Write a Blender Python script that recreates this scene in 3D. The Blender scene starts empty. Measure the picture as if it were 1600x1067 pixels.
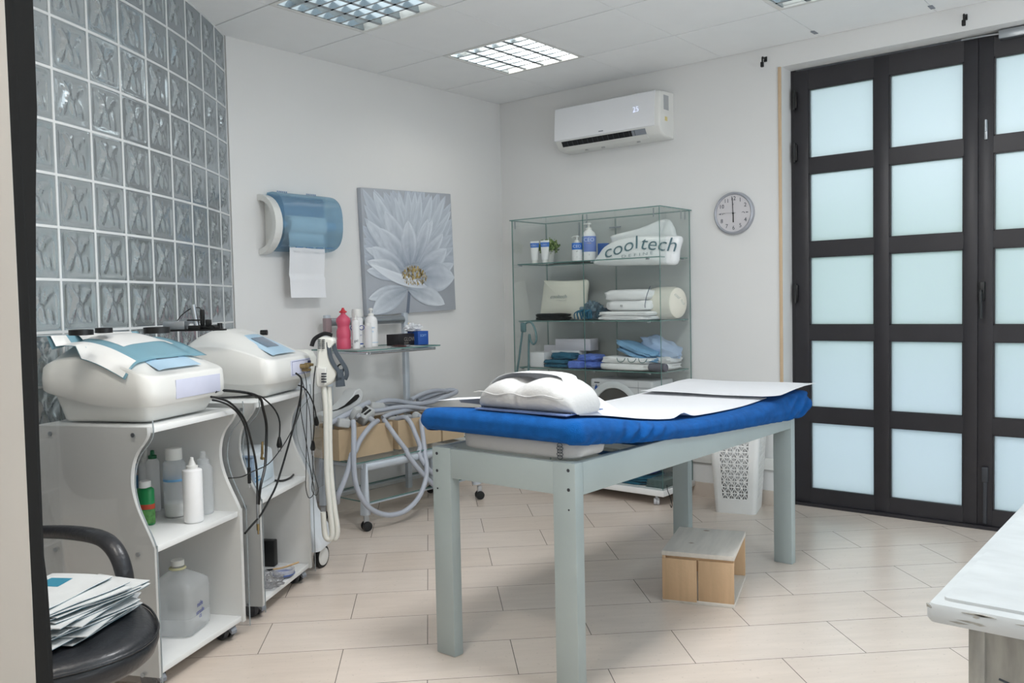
import bpy, math, random
import numpy as np
from mathutils import Vector, Matrix, Euler
from mathutils import noise as mnoise

random.seed(7)
sc = bpy.context.scene
COL = sc.collection
PI = math.pi

# ------------------------------------------------------------------ camera
F, YAW, PITCH, ROLL = 1359.131, .6908, -.0448, -.021
CAM = Vector((4.1564, -4.9425, 1.2431))
_f = Vector((-math.sin(YAW)*math.cos(PITCH), math.cos(YAW)*math.cos(PITCH), math.sin(PITCH)))
_r0 = Vector((math.cos(YAW), math.sin(YAW), 0)); _u0 = _r0.cross(_f)
_r = _r0*math.cos(ROLL) + _u0*math.sin(ROLL); _u = -_r0*math.sin(ROLL) + _u0*math.cos(ROLL)
cd = bpy.data.cameras.new('camera'); cam = bpy.data.objects.new('camera', cd); COL.objects.link(cam)
cd.sensor_width = 36; cd.lens = F/1600*36; cd.clip_start = .05
m = Matrix((( _r.x, _u.x, -_f.x, CAM.x), (_r.y, _u.y, -_f.y, CAM.y), (_r.z, _u.z, -_f.z, CAM.z), (0, 0, 0, 1)))
cam.matrix_world = m
sc.camera = cam

def _ray(px, py): return _f*F + _r*(px-800) - _u*(py-533.5)
def PZ(px, py, z): d = _ray(px, py); return CAM + d*((z-CAM.z)/d.z)
def PX(px, py, x): d = _ray(px, py); return CAM + d*((x-CAM.x)/d.x)
def PY(px, py, y): d = _ray(px, py); return CAM + d*((y-CAM.y)/d.y)
def PN(px, py, o, n): d = _ray(px, py); return CAM + d*((Vector(o)-CAM).dot(n)/d.dot(n))

# ------------------------------------------------------------------ world, light, exposure
w = bpy.data.worlds.new('world'); sc.world = w; w.use_nodes = True
nt = w.node_tree; bg = nt.nodes['Background']
bg.inputs[0].default_value = (.80, .90, 1.0, 1); bg.inputs[1].default_value = 1.95
sc.view_settings.view_transform = 'Standard'; sc.view_settings.look = 'None'
sc.view_settings.gamma = 1; sc.view_settings.use_curve_mapping = False
sc.view_settings.exposure = 0.14
LAMP_W = 13.0          # each lit ceiling fitting
LAMP_COL = (1.0, .99, .975)
def area(name, loc, size, watts, col=LAMP_COL, rot=(0, 0, 0), sy=None):
    l = bpy.data.lights.new(name, 'AREA'); l.energy = watts; l.color = col
    l.shape = 'RECTANGLE'; l.size = size; l.size_y = sy or size
    o = bpy.data.objects.new(name, l); o.location = loc; o.rotation_euler = rot; COL.objects.link(o); return o
# ceiling fittings of the same grid: the ones in front of and behind the camera's view carry the lamp light
for (lx, ly, lz, w_, c_) in ((2.667, -2.69, 2.675, 36, (.97, .98, 1.0)), (2.667, -4.49, 2.675, 44, (1.0, .95, .88)), (4.767, -2.69, 2.675, 14, (.7, .9, 1.0)), (.867, -.89, 2.79, 8, (1.0, .97, .93)), (.867, -2.09, 2.79, 1.6, (.85, .95, 1.0)), (2.667, -.89, 2.79, 1.6, (.85, .95, 1.0))):
    area('ceiling_lamp', (lx, ly, lz), .54, w_, c_)
# added fill lights, unseen: strong from the right, weaker from behind the camera
area('side_fill_light', (6.2, -2.6, 1.25), 2.0, 90, (.85, .93, 1.0), (0, math.radians(127), 0), 3.4)
area('rear_fill_light', (4.4, -6.2, 1.6), 1.6, 24, (.88, .94, 1.0), (math.radians(128), 0, 0), 1.6)
# area light inside the neighbouring room behind the glass blocks
area('next_room_lamp', (-1.2, -4.2, 2.55), 1.2, 24, (.92, .97, 1.0))

# ------------------------------------------------------------------ materials
def lin(c):
    if isinstance(c, str): c = [int(c[i:i+2], 16)/255 for i in (0, 2, 4)]
    return tuple(v/12.92 if v <= .04045 else ((v+.055)/1.055)**2.4 for v in c[:3]) + (1,)
MATS = {}
def mat(name, col, rough=.5, metal=0, var=.04, scale=8, bump=0, bscale=60, spec=.5, trans=0, ior=1.45, coat=0, sheen=0, emit=None, es=1, stretch=None, sss=0):
    if name in MATS: return MATS[name]
    m = bpy.data.materials.new(name); m.use_nodes = True; n = m.node_tree.nodes; L = m.node_tree.links
    b = n['Principled BSDF']; c = lin(col)
    tc = n.new('ShaderNodeTexCoord'); no = n.new('ShaderNodeTexNoise'); no.inputs['Scale'].default_value = scale; no.inputs['Detail'].default_value = 4
    if stretch:
        mp = n.new('ShaderNodeMapping'); mp.inputs['Scale'].default_value = stretch; L.new(tc.outputs['Object'], mp.inputs[0]); L.new(mp.outputs[0], no.inputs['Vector'])
    else: L.new(tc.outputs['Object'], no.inputs['Vector'])
    r = n.new('ShaderNodeValToRGB'); r.color_ramp.elements[0].position = .3; r.color_ramp.elements[1].position = .7
    r.color_ramp.elements[0].color = tuple(max(0, v*(1-var)) for v in c[:3])+(1,); r.color_ramp.elements[1].color = tuple(min(1, v*(1+var)) for v in c[:3])+(1,)
    L.new(no.outputs['Fac'], r.inputs[0]); L.new(r.outputs[0], b.inputs['Base Color'])
    b.inputs['Roughness'].default_value = rough; b.inputs['Metallic'].default_value = metal; b.inputs['Specular IOR Level'].default_value = spec
    b.inputs['IOR'].default_value = ior
    if trans: b.inputs['Transmission Weight'].default_value = trans
    if coat: b.inputs['Coat Weight'].default_value = coat
    if sheen: b.inputs['Sheen Weight'].default_value = sheen; b.inputs['Sheen Roughness'].default_value = .4
    if sss: b.inputs['Subsurface Weight'].default_value = sss; b.inputs['Subsurface Scale'].default_value = .02
    if emit: b.inputs['Emission Color'].default_value = lin(emit); b.inputs['Emission Strength'].default_value = es
    if bump:
        n2 = n.new('ShaderNodeTexNoise'); n2.inputs['Scale'].default_value = bscale; n2.inputs['Detail'].default_value = 3
        L.new(tc.outputs['Object'], n2.inputs['Vector'])
        bp = n.new('ShaderNodeBump'); bp.inputs['Strength'].default_value = bump; bp.inputs['Distance'].default_value = .01
        L.new(n2.outputs['Fac'], bp.inputs['Height']); L.new(bp.outputs[0], b.inputs['Normal'])
    MATS[name] = m; return m
def see_through(name, tint, opacity=.1, rough=.05, spec=.6, refl=.12):
    """clear plastic or thin glass: mostly transparent, a tinted body and a mirror coat that grows at grazing angles"""
    if name in MATS: return MATS[name]
    m = bpy.data.materials.new(name); m.use_nodes = True; n = m.node_tree.nodes; L = m.node_tree.links
    n.clear(); out = n.new('ShaderNodeOutputMaterial'); tr = n.new('ShaderNodeBsdfTransparent'); tr.inputs[0].default_value = lin(tint)
    gl = n.new('ShaderNodeBsdfGlossy'); gl.inputs['Roughness'].default_value = rough
    df = n.new('ShaderNodeBsdfDiffuse'); df.inputs[0].default_value = lin(tint)
    tl = n.new('ShaderNodeBsdfTranslucent'); tl.inputs[0].default_value = lin(tint)
    a = n.new('ShaderNodeAddShader'); mx0 = n.new('ShaderNodeMixShader'); mx0.inputs[0].default_value = .3
    L.new(df.outputs[0], mx0.inputs[1]); L.new(tl.outputs[0], mx0.inputs[2])
    mx = n.new('ShaderNodeMixShader'); mx.inputs[0].default_value = opacity; L.new(tr.outputs[0], mx.inputs[1]); L.new(mx0.outputs[0], mx.inputs[2])
    fr = n.new('ShaderNodeFresnel'); fr.inputs['IOR'].default_value = 1.45
    mu = n.new('ShaderNodeMath'); mu.operation = 'MULTIPLY'; mu.inputs[1].default_value = refl*8; mu.use_clamp = True; L.new(fr.outputs[0], mu.inputs[0])
    mx2 = n.new('ShaderNodeMixShader'); L.new(mu.outputs[0], mx2.inputs[0]); L.new(mx.outputs[0], mx2.inputs[1]); L.new(gl.outputs[0], mx2.inputs[2])
    L.new(mx2.outputs[0], out.inputs[0]); MATS[name] = m; return m
def vcol_mat(name, rough=.6, bump=.0):
    if name in MATS: return MATS[name]
    m = mat(name, 'ffffff', rough, bump=bump, bscale=120); n = m.node_tree.nodes
    a = n.new('ShaderNodeAttribute'); a.attribute_name = 'Col'; m.node_tree.links.new(a.outputs['Color'], n['Principled BSDF'].inputs['Base Color']); return m

WALL = mat('wall_paint', (.875, .875, .87), .75, var=.012, scale=1.5, bump=.04, bscale=200, spec=.2)
CEIL = mat('ceiling_tile', (.94, .945, .945), .85, var=.01, bump=.15, bscale=300, spec=.15)
BARM = mat('ceiling_bar', (.80, .81, .81), .6)
WHITE = mat('white_plastic', (.87, .87, .855), .28, var=.01, coat=.3)
WHITEM = mat('white_laminate', (.90, .905, .90), .3, var=.01)
GREYP = mat('grey_plastic', (.52, .54, .57), .4)
DKGREY = mat('dark_grey_plastic', (.22, .23, .25), .45)
BLACK = mat('black_plastic', (.06, .065, .07), .4)
RUBBER = mat('black_rubber', (.09, .09, .095), .6)
CHROME = mat('chrome', (.75, .76, .78), .18, metal=1)
ALU = mat('brushed_steel', (.68, .70, .72), .32, metal=.9)
BRASS = mat('brass', (.62, .54, .38), .35, metal=.8)
SILVER = mat('silver_paint', (.77, .80, .83), .35, metal=.25)
PALE = mat('pale_blue_grey_paint', (.655, .70, .70), .42, var=.03, scale=4, bump=.03, bscale=30)
BLUE = mat('blue_terry_cloth', (.085, .345, .62), .95, var=.16, scale=30, bump=.6, bscale=420, sheen=.06, spec=.05)
PAPER = mat('white_paper', (.94, .945, .955), .8, var=.01, bump=.06, bscale=18, spec=.1)
_n = PAPER.node_tree; _b = _n.nodes['Principled BSDF']; _t = _n.nodes.new('ShaderNodeBsdfTranslucent'); _t.inputs[0].default_value = (.86, .87, .9, 1); _m = _n.nodes.new('ShaderNodeMixShader'); _m.inputs[0].default_value = .16
_n.links.new(_b.outputs[0], _m.inputs[1]); _n.links.new(_t.outputs[0], _m.inputs[2]); _n.links.new(_m.outputs[0], _n.nodes['Material Output'].inputs[0])
PILLOW = mat('white_pillow_cotton', (.75, .75, .745), .85, var=.015, bump=.15, bscale=90, spec=.1)
CARD = mat('cardboard', (.76, .67, .55), .85, var=.04, scale=14)
FRAME = mat('dark_window_frame', (.17, .165, .18), .4, var=.08, scale=10)
HOSE = mat('grey_hose', (.69, .71, .75), .35, var=.03)
CREAM = mat('cream_plastic', (.86, .86, .83), .4)
BLUEL = mat('blue_label', (.17, .33, .64), .5)
TEXTB = mat('dark_blue_print', (.16, .2, .52), .6)
INK = mat('dark_print', (.25, .28, .31), .6)
TEAL = mat('teal_cloth', (.16, .38, .48), .9, var=.15, scale=40, bump=.3, bscale=150)
TOWEL = mat('white_towel', (.93, .93, .93), .95, var=.02, bump=.5, bscale=260, spec=.1)
NATURAL = mat('natural_cotton', (.88, .87, .82), .9, var=.02, bump=.2, bscale=200, spec=.1)
GLASSF = see_through('cabinet_glass', (.993, .999, .997), .003, .02, refl=.028)
GLASSE = mat('glass_edge', (.38, .52, .50), .2, var=.1)
ACRYL = see_through('clear_acrylic', (.993, .995, .996), .006, .04, refl=.04)
CLEARB = see_through('clear_bottle', (.985, .99, .993), .30, .15, refl=.03)
FROSTB = see_through('frosted_bottle', (.99, .99, .99), .72, .3, refl=.02)
BLUEH = see_through('blue_smoked_plastic', (.80, .90, .95), .26, .06, refl=.06)
FILM = see_through('plastic_film', (.985, .985, .99), .14, .12, refl=.1)

# ------------------------------------------------------------------ mesh builder
def frame_to(axis, up=Vector((0, 0, 1))):
    z = Vector(axis).normalized(); x = up.cross(z)
    if x.length < 1e-4: x = Vector((1, 0, 0)).cross(z)
    x.normalize(); y = z.cross(x); return Matrix((x, y, z)).transposed()
class MB:
    def __init__(s): s.v = []; s.f = []; s.mi = []; s.col = []; s.cur = 0; s.T = Matrix(); s.c = None
    def add(s, vs, fs, mi=None):
        o = len(s.v); s.v += [s.T @ Vector(p) for p in vs]; s.f += [tuple(i+o for i in f) for f in fs]
        s.mi += [s.cur if mi is None else mi]*len(fs)
        s.col += [s.c or (1, 1, 1, 1)]*len(vs); return s
    def box(s, a, b, mi=None):
        (x0, y0, z0), (x1, y1, z1) = a, b
        return s.add([(x0, y0, z0), (x1, y0, z0), (x1, y1, z0), (x0, y1, z0), (x0, y0, z1), (x1, y0, z1), (x1, y1, z1), (x0, y1, z1)],
                     [(0, 3, 2, 1), (4, 5, 6, 7), (0, 1, 5, 4), (1, 2, 6, 5), (2, 3, 7, 6), (3, 0, 4, 7)], mi)
    def rbox(s, a, b, r=.005, n=2, mi=None):
        """box with rounded edges (rounded-rectangle rings)"""
        (x0, y0, z0), (x1, y1, z1) = a, b; r = min(r, (x1-x0)/2.01, (y1-y0)/2.01, (z1-z0)/2.01)
        rings = []
        lv = [(r*(1-math.cos(t*PI/2/n)) , r*math.sin(t*PI/2/n)) for t in range(n+1)]
        prof = [(z0 + r - q2, r - r*math.sqrt(max(0, 1-(q2/r)**2))) for q2 in [r*math.cos(t*PI/2/n) for t in range(n+1)]]
        prof += [(z1 - r + (r*math.sin(t*PI/2/n)), r - r*math.cos(t*PI/2/n)) for t in range(n+1)]
        for z, ins in prof:
            ring = []
            rr = max(r-ins, 1e-5)
            for cx, cy, a0 in ((x1-r, y1-r, 0), (x0+r, y1-r, 90), (x0+r, y0+r, 180), (x1-r, y0+r, 270)):
                for k in range(n+1):
                    a_ = math.radians(a0 + 90*k/n); ring.append((cx+rr*math.cos(a_), cy+rr*math.sin(a_), z))
            rings.append(ring)
        return s.loft(rings, True, True, mi=mi)
    def loft(s, rings, cap0=True, cap1=True, closed=True, mi=None):
        n = len(rings[0]); vs = [p for r in rings for p in r]; fs = []
        for i in range(len(rings)-1):
            for j in range(n if closed else n-1):
                k = (j+1) % n; fs.append((i*n+j, i*n+k, (i+1)*n+k, (i+1)*n+j))
        if cap0: fs.append(tuple(reversed(range(n))))
        if cap1: fs.append(tuple((len(rings)-1)*n+j for j in range(n)))
        return s.add(vs, fs, mi)
    def prism(s, poly, vec, mi=None):
        """closed polygon (3D points) pushed along vec"""
        vec = Vector(vec); a = [Vector(p) for p in poly]
        return s.loft([a, [p+vec for p in a]], mi=mi)
    def cyl(s, p0, p1, r0, r1=None, seg=16, mi=None, caps=True):
        p0, p1 = Vector(p0), Vector(p1); r1 = r0 if r1 is None else r1; M = frame_to(p1-p0)
        ring = lambda p, r: [p + M @ Vector((r*math.cos(2*PI*k/seg), r*math.sin(2*PI*k/seg), 0)) for k in range(seg)]
        return s.loft([ring(p0, r0), ring(p1, r1)], caps, caps, mi=mi)
    def lathe(s, c, prof, seg=24, axis=(0, 0, 1), sx=1, sy=1, mi=None, rz=0):
        c = Vector(c); M = frame_to(axis); R = Matrix.Rotation(rz, 3, 'Z'); rings = []
        for r, z in prof: rings.append([c + M @ (R @ Vector((max(r, 1e-5)*math.cos(2*PI*k/seg)*sx, max(r, 1e-5)*math.sin(2*PI*k/seg)*sy, z))) for k in range(seg)])
        return s.loft(rings, True, True, mi=mi)
    def tube(s, pts, r, seg=8, smooth=4, closed=False, mi=None, flat=None):
        P = [Vector(p) for p in pts]
        if smooth and len(P) > 2: P = spline(P, smooth, closed)
        rr = (lambda i: r(i/(len(P)-1))) if callable(r) else (lambda i: r)
        rings = []; up = None
        for i, p in enumerate(P):
            t = (P[min(i+1, len(P)-1)] - P[max(i-1, 0)])
            if closed: t = P[(i+1) % len(P)] - P[i-1]
            if t.length < 1e-9: t = Vector((0, 0, 1))
            t.normalize()
            if up is None: up = Vector((0, 0, 1)) if abs(t.z) < .9 else Vector((1, 0, 0))
            x = up.cross(t)
            if x.length < 1e-5: x = Vector((1, .1, 0)).cross(t)
            x.normalize(); y = t.cross(x); up = y
            a, b = (rr(i), rr(i)) if flat is None else (rr(i), rr(i)*flat)
            rings.append([p + x*a*math.cos(2*PI*k/seg) + y*b*math.sin(2*PI*k/seg) for k in range(seg)])
        if closed: rings.append(rings[0]); return s.loft(rings, False, False, mi=mi)
        return s.loft(rings, mi=mi)
    def grid(s, fn, nu, nv, mi=None, thick=None):
        vs = [Vector(fn(i/nu, j/nv)) for j in range(nv+1) for i in range(nu+1)]
        fs = [(j*(nu+1)+i, j*(nu+1)+i+1, (j+1)*(nu+1)+i+1, (j+1)*(nu+1)+i) for j in range(nv) for i in range(nu)]
        if thick is None: return s.add(vs, fs, mi)
        t = Vector(thick); n = len(vs); W = nu+1
        vs2 = vs + [p+t for p in vs]; fs2 = [tuple(reversed(f)) for f in fs] + [tuple(i+n for i in f) for f in fs]
        b = [i for i in range(W)] + [j*W+nu for j in range(1, nv+1)] + [nv*W+i for i in range(nu-1, -1, -1)] + [j*W for j in range(nv-1, 0, -1)]
        for k in range(len(b)): a_, c_ = b[k], b[(k+1) % len(b)]; fs2.append((a_, c_, c_+n, a_+n))
        return s.add(vs2, fs2, mi)
    def soft(s, c, d, rz=0, amp=.05, fq=3, e=.5, seed=0, nu=32, nv=18, flat=.0, mi=None, tilt=None):
        """cushiony superellipsoid with noise folds; c is its base centre, d its full size"""
        R = Matrix.Rotation(rz, 3, 'Z'); rings = []
        if tilt: R = R @ Euler(tilt).to_matrix()
        sp = lambda a, p: math.copysign(abs(a)**p, a)
        cc = Vector(c) + Vector((0, 0, d[2]/2))
        for j in range(1, nv):
            th = -PI/2 + PI*j/nv; ring = []
            for i in range(nu):
                ph = 2*PI*i/nu
                p = Vector((sp(math.cos(th), e)*sp(math.cos(ph), e), sp(math.cos(th), e)*sp(math.sin(ph), e), sp(math.sin(th), e)))
                k = 1 + amp*mnoise.noise(p*fq + Vector((seed*7.3, seed*3.1, seed)))*2
                q = Vector((p.x*d[0]/2*k, p.y*d[1]/2*k, max(p.z, -1+flat)*d[2]/2*(k if p.z > 0 else 1)))
                ring.append(cc + R @ q)
            rings.append(ring)
        return s.loft(rings, mi=mi)
    def text(s, txt, M, size, depth=.0006, mi=None, align='CENTER', sx=1, font_w=0):
        cu = bpy.data.curves.new('lettering_curve', 'FONT'); cu.body = txt; cu.size = size; cu.align_x = align; cu.align_y = 'CENTER'; cu.extrude = depth/2; cu.offset = font_w; cu.resolution_u = 3
        o = bpy.data.objects.new('lettering_tmp', cu); COL.objects.link(o)
        dg = bpy.context.evaluated_depsgraph_get(); me = bpy.data.meshes.new_from_object(o.evaluated_get(dg))
        S = Matrix.Diagonal((sx, 1, 1, 1))
        s.add([M @ S @ v.co for v in me.vertices], [tuple(p.vertices) for p in me.polygons], mi)
        bpy.data.objects.remove(o); bpy.data.curves.remove(cu); bpy.data.meshes.remove(me); return s
    def build(s, name, mats, parent=None, smooth=40, subsurf=0, bevel=0, solid=0, origin=None):
        if not isinstance(mats, (list, tuple)): mats = [mats]
        vs = s.v
        if parent is not None:
            inv = WM(parent).inverted(); vs = [inv @ p for p in vs]
        elif origin is not None: vs = [p-Vector(origin) for p in vs]
        me = bpy.data.meshes.new(name); me.from_pydata([tuple(p) for p in vs], [], s.f)
        for mm in mats: me.materials.append(mm)
        me.polygons.foreach_set('material_index', s.mi)
        if any(c != (1, 1, 1, 1) for c in s.col):
            at = me.color_attributes.new('Col', 'FLOAT_COLOR', 'POINT'); at.data.foreach_set('color', [x for c in s.col for x in c])
        if smooth:
            me.polygons.foreach_set('use_smooth', [True]*len(me.polygons)); me.set_sharp_from_angle(angle=math.radians(smooth))
        me.validate(); me.update()
        o = bpy.data.objects.new(name, me); COL.objects.link(o)
        if parent is not None: o.parent = parent
        elif origin is not None: o.location = origin
        if bevel: b = o.modifiers.new('bevel', 'BEVEL'); b.width = bevel; b.segments = 2; b.limit_method = 'ANGLE'; b.angle_limit = math.radians(50)
        if subsurf: q = o.modifiers.new('subsurf', 'SUBSURF'); q.levels = subsurf; q.render_levels = subsurf
        if solid: q = o.modifiers.new('solidify', 'SOLIDIFY'); q.thickness = solid; q.offset = 0
        return o
def WM(o):
    M = Matrix.LocRotScale(o.location, o.rotation_euler, None)
    return WM(o.parent) @ M if o.parent else M
def spline(P, k, closed=False):
    out = []; n = len(P)
    for i in range(n if closed else n-1):
        p0, p1, p2, p3 = (P[(i-1) % n], P[i], P[(i+1) % n], P[(i+2) % n]) if closed else (P[max(i-1, 0)], P[i], P[i+1], P[min(i+2, n-1)])
        for t in range(k):
            t /= k; out.append(.5*((2*p1)+(p2-p0)*t+(2*p0-5*p1+4*p2-p3)*t*t+(3*p1-p0-3*p2+p3)*t**3))
    if not closed: out.append(P[-1])
    return out
def tag(o, label, cat, group=None, kind=None):
    if label: o['label'] = label
    if cat: o['category'] = cat
    if group: o['group'] = group
    if kind: o['kind'] = kind
    return o
def thing(name, loc, rz, label, cat, group=None):
    o = bpy.data.objects.new(name, None); o.location = loc; o.rotation_euler = (0, 0, rz); o.empty_display_size = .1; COL.objects.link(o)
    return tag(o, label, cat, group)
def structure(o): o['kind'] = 'structure'; return o
def copy_tree(o, parent=None):
    c = o.copy(); COL.objects.link(c); c.parent = parent
    for ch in [x for x in COL.objects if x.parent == o]: copy_tree(ch, c)
    return c
def basis(o, x, y, z=None):
    x = Vector(x).normalized(); y = Vector(y).normalized(); z = z or x.cross(y)
    return Matrix(((x.x, y.x, z.x, o[0]), (x.y, y.y, z.y, o[1]), (x.z, y.z, z.z, o[2]), (0, 0, 0, 1)))

# ================================================================== THE SETTING
H = 2.6975; SX, SY = .567, -.590     # ceiling grid seams: x = SX+.6i, y = SY-.6j
def floor_material():
    m = bpy.data.materials.new('floor_tiles'); m.use_nodes = True; n = m.node_tree.nodes; L = m.node_tree.links; b = n['Principled BSDF']
    tc = n.new('ShaderNodeTexCoord'); Wt, Lt = .3039, .6081; P0 = Vector((.8303, -1.6662, 0)); s = math.sqrt(.5)
    e, q = Vector((s, s, 0)), Vector((s, -s, 0))
    d1 = n.new('ShaderNodeVectorMath'); d1.operation = 'DOT_PRODUCT'; d1.inputs[1].default_value = e; L.new(tc.outputs['Object'], d1.inputs[0])
    d2 = n.new('ShaderNodeVectorMath'); d2.operation = 'DOT_PRODUCT'; d2.inputs[1].default_value = q; L.new(tc.outputs['Object'], d2.inputs[0])
    a1 = n.new('ShaderNodeMath'); a1.inputs[1].default_value = -P0.dot(e)+20.5*Lt; L.new(d1.outputs['Value'], a1.inputs[0])
    a2 = n.new('ShaderNodeMath'); a2.inputs[1].default_value = -P0.dot(q)+40*Wt; L.new(d2.outputs['Value'], a2.inputs[0])
    cb = n.new('ShaderNodeCombineXYZ'); L.new(a1.outputs[0], cb.inputs[0]); L.new(a2.outputs[0], cb.inputs[1])
    br = n.new('ShaderNodeTexBrick'); L.new(cb.outputs[0], br.inputs['Vector']); br.inputs['Scale'].default_value = 1; br.offset = .5
    br.inputs['Brick Width'].default_value = Lt; br.inputs['Row Height'].default_value = Wt; br.inputs['Mortar Size'].default_value = .0016; br.inputs['Mortar Smooth'].default_value = .2; br.inputs['Bias'].default_value = 0
    br.inputs['Color1'].default_value = lin((.86, .81, .765)); br.inputs['Color2'].default_value = lin((.845, .79, .74)); br.inputs['Mortar'].default_value = lin((.44, .41, .38))
    no = n.new('ShaderNodeTexNoise'); no.inputs['Scale'].default_value = 3; no.inputs['Detail'].default_value = 8; no.inputs['Roughness'].default_value = .65
    mp = n.new('ShaderNodeMapping'); mp.inputs['Scale'].default_value = (1, 6, 1); L.new(cb.outputs[0], mp.inputs[0]); L.new(mp.outputs[0], no.inputs['Vector'])
    mr = n.new('ShaderNodeMapRange'); mr.inputs[1].default_value = .3; mr.inputs[2].default_value = .7; mr.inputs[3].default_value = .94; mr.inputs[4].default_value = 1.05; L.new(no.outputs['Fac'], mr.inputs[0])
    sp = n.new('ShaderNodeTexNoise'); sp.inputs['Scale'].default_value = 70; sp.inputs['Detail'].default_value = 2; L.new(tc.outputs['Object'], sp.inputs['Vector'])
    mr2 = n.new('ShaderNodeMapRange'); mr2.inputs[1].default_value = .28; mr2.inputs[2].default_value = .34; mr2.inputs[3].default_value = .86; mr2.inputs[4].default_value = 1; L.new(sp.outputs['Fac'], mr2.inputs[0])
    mm = n.new('ShaderNodeMath'); mm.operation = 'MULTIPLY'; L.new(mr.outputs[0], mm.inputs[0]); L.new(mr2.outputs[0], mm.inputs[1])
    vm = n.new('ShaderNodeVectorMath'); vm.operation = 'SCALE'; L.new(br.outputs['Color'], vm.inputs[0]); L.new(mm.outputs[0], vm.inputs['Scale']); L.new(vm.outputs[0], b.inputs['Base Color'])
    b.inputs['Roughness'].default_value = .26; b.inputs['Specular IOR Level'].default_value = .65
    bp = n.new('ShaderNodeBump'); bp.inputs['Strength'].default_value = .25; bp.inputs['Distance'].default_value = .002; bp.invert = True; L.new(br.outputs['Fac'], bp.inputs['Height']); L.new(bp.outputs[0], b.inputs['Normal'])
    return m
structure(MB().box((-2.2, -6.5, -.1), (6.4, .3, 0)).build('floor', floor_material(), smooth=0))

# ceiling: individual panels laid in a bar grid
b = MB(); FIX = {(0, 0), (0, 2), (3, 0), (3, 2), (3, 4), (0, 5), (6, 2), (6, 4)}
FIX = {(0, 0), (0, 2), (3, 0), (3, 3), (3, 6), (7, 3), (7, 6), (0, 6)}
for i in range(-1, 10):
    for j in range(-1, 10):
        x0, x1, y1, y0 = max(0, SX+.6*i), min(6.3, SX+.6*i+.6), min(0, SY-.6*j), max(-6.3, SY-.6*j-.6)
        if x1 <= x0 or y1 <= y0: continue
        if (i, j) in {(0, 0), (0, 2), (3, 0)}: continue
        b.box((x0+.0015, y0+.0045, H), (x1-.0015, y1-.0045, H+.012), 0)
for i in range(0, 10): b.box((SX+.6*i-.008, -6.3, H+.004), (SX+.6*i+.008, 0, H+.014), 1)
for j in range(0, 10): b.box((0, SY-.6*j-.012, H+.006), (6.3, SY-.6*j+.012, H+.016), 1)
b.box((-2.2, -6.5, H+.22), (6.4, .3, H+.3), 0)
structure(b.build('ceiling', [CEIL, BARM], smooth=0))
# wall A (picture wall), wall B (door wall), the rest of the shell
structure(MB().box((-.12, -2.262, 0), (0, .3, H+.22)).build('wall_left', WALL, smooth=0))
b = MB(); DX0, DX1, DZ = 2.136, 4.175, 2.572
b.box((-.0, 0, 0), (DX0, .3, H+.22)); b.box((DX0, 0, DZ), (DX1, .3, H+.22)); b.box((DX1, 0, 0), (6.4, .3, H+.22))
structure(b.build('wall_back', WALL, smooth=0))
structure(MB().box((6.3, -6.5, 0), (6.4, 0, H+.22)).build('wall_right', WALL, smooth=0))
structure(MB().box((-2.2, -6.6, 0), (6.4, -6.3, H+.22)).build('wall_front', WALL, smooth=0))
NEARW = mat('near_wall_paint', (.84, .82, .79), .7, var=.02)
# end of the partition the camera looks past, and its dark casing
structure(MB().prism([(1.2, -4.53, 0), (3.083, -4.532, 0), (2.70, -4.40, 0), (1.2, -4.40, 0)], (0, 0, H)).build('wall_near', NEARW, smooth=0))
no_ = Vector((_f.x, _f.y, 0)).normalized(); oc = Vector((3.086, -4.532, 1.2))
poly = [PN(x, y, oc, no_) for x, y in [(6, -12), (62, -12), (58, 170), (56, 300), (56.5, 500), (62, 700), (69, 872), (74, 910), (81, 1010), (85, 1080), (57, 1080), (33, 560)]]
poly[0].z = poly[1].z = H; poly[9].z = poly[10].z = .002; poly[9].x += .002
structure(MB().prism(poly, (poly[4]-CAM).normalized()*.012).build('trim_1', mat('black_edging', (.055, .06, .06), .7), smooth=0))
# neighbouring room seen dimly through the glass blocks
structure(MB().box((-2.2, -6.5, 0), (-2.1, -2.26, H)).box((-2.2, -2.27, 0), (-.12, -2.17, H)).build('wall_beyond', mat('beyond_wall', (.66, .63, .60), .8, var=.25, scale=2.5), smooth=0))
BBM = mat('skirting_tile', (.78, .735, .69), .45)
structure(MB().box((0, -.012, 0), (DX0-.002, 0, .088)).build('baseboard_back', BBM, smooth=0))
structure(MB().box((0, -2.26, 0), (.012, -.012, .088)).build('baseboard_left', BBM, smooth=0))
structure(MB().rbox((1.2, -.022, .215), (2.118, 0, .285), .004).build('trim_2', WHITE))
structure(MB().rbox((DX0-.02, -.008, .04), (DX0-.001, 0, DZ+.0), .002).build('trim_3', mat('bare_wood_bead', (.79, .69, .57), .6)))

# ---- glass block wall: a gentle arc that bulges into the room
GC = Vector((-3.717, -5.742, 0)); GR = 5.084; A0 = math.radians(43.05); DA = .1945/GR; RH = .1907
def gp(ang, r, z): return Vector((GC.x + r*math.cos(ang), GC.y + r*math.sin(ang), z))
gb = MB(); mo = MB(); NC = 11; NR = 14
edges = [A0, A0-.0345] + [A0-.0345-DA*k for k in range(1, NC)]
def relief(u, v):
    d = 0
    for cx, cy, ang, L_, W_, h in ((.36, .52, 68, .34, .055, 1), (.50, .42, 112, .36, .06, .9), (.62, .66, 60, .26, .05, .7), (.30, .80, 120, .2, .05, .8), (.74, .30, 100, .24, .06, .6), (.45, .88, 70, .16, .04, .6), (.22, .24, 60, .18, .05, .7), (.8, .8, 45, .14, .05, .5)):
        a = math.radians(ang); x, y = u-cx, v-cy; p, q = x*math.cos(a)+y*math.sin(a), -x*math.sin(a)+y*math.cos(a)
        d += h*math.exp(-(p/L_)**2*2 - (q/W_)**2*1.4)
    return d
NG = 18
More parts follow.
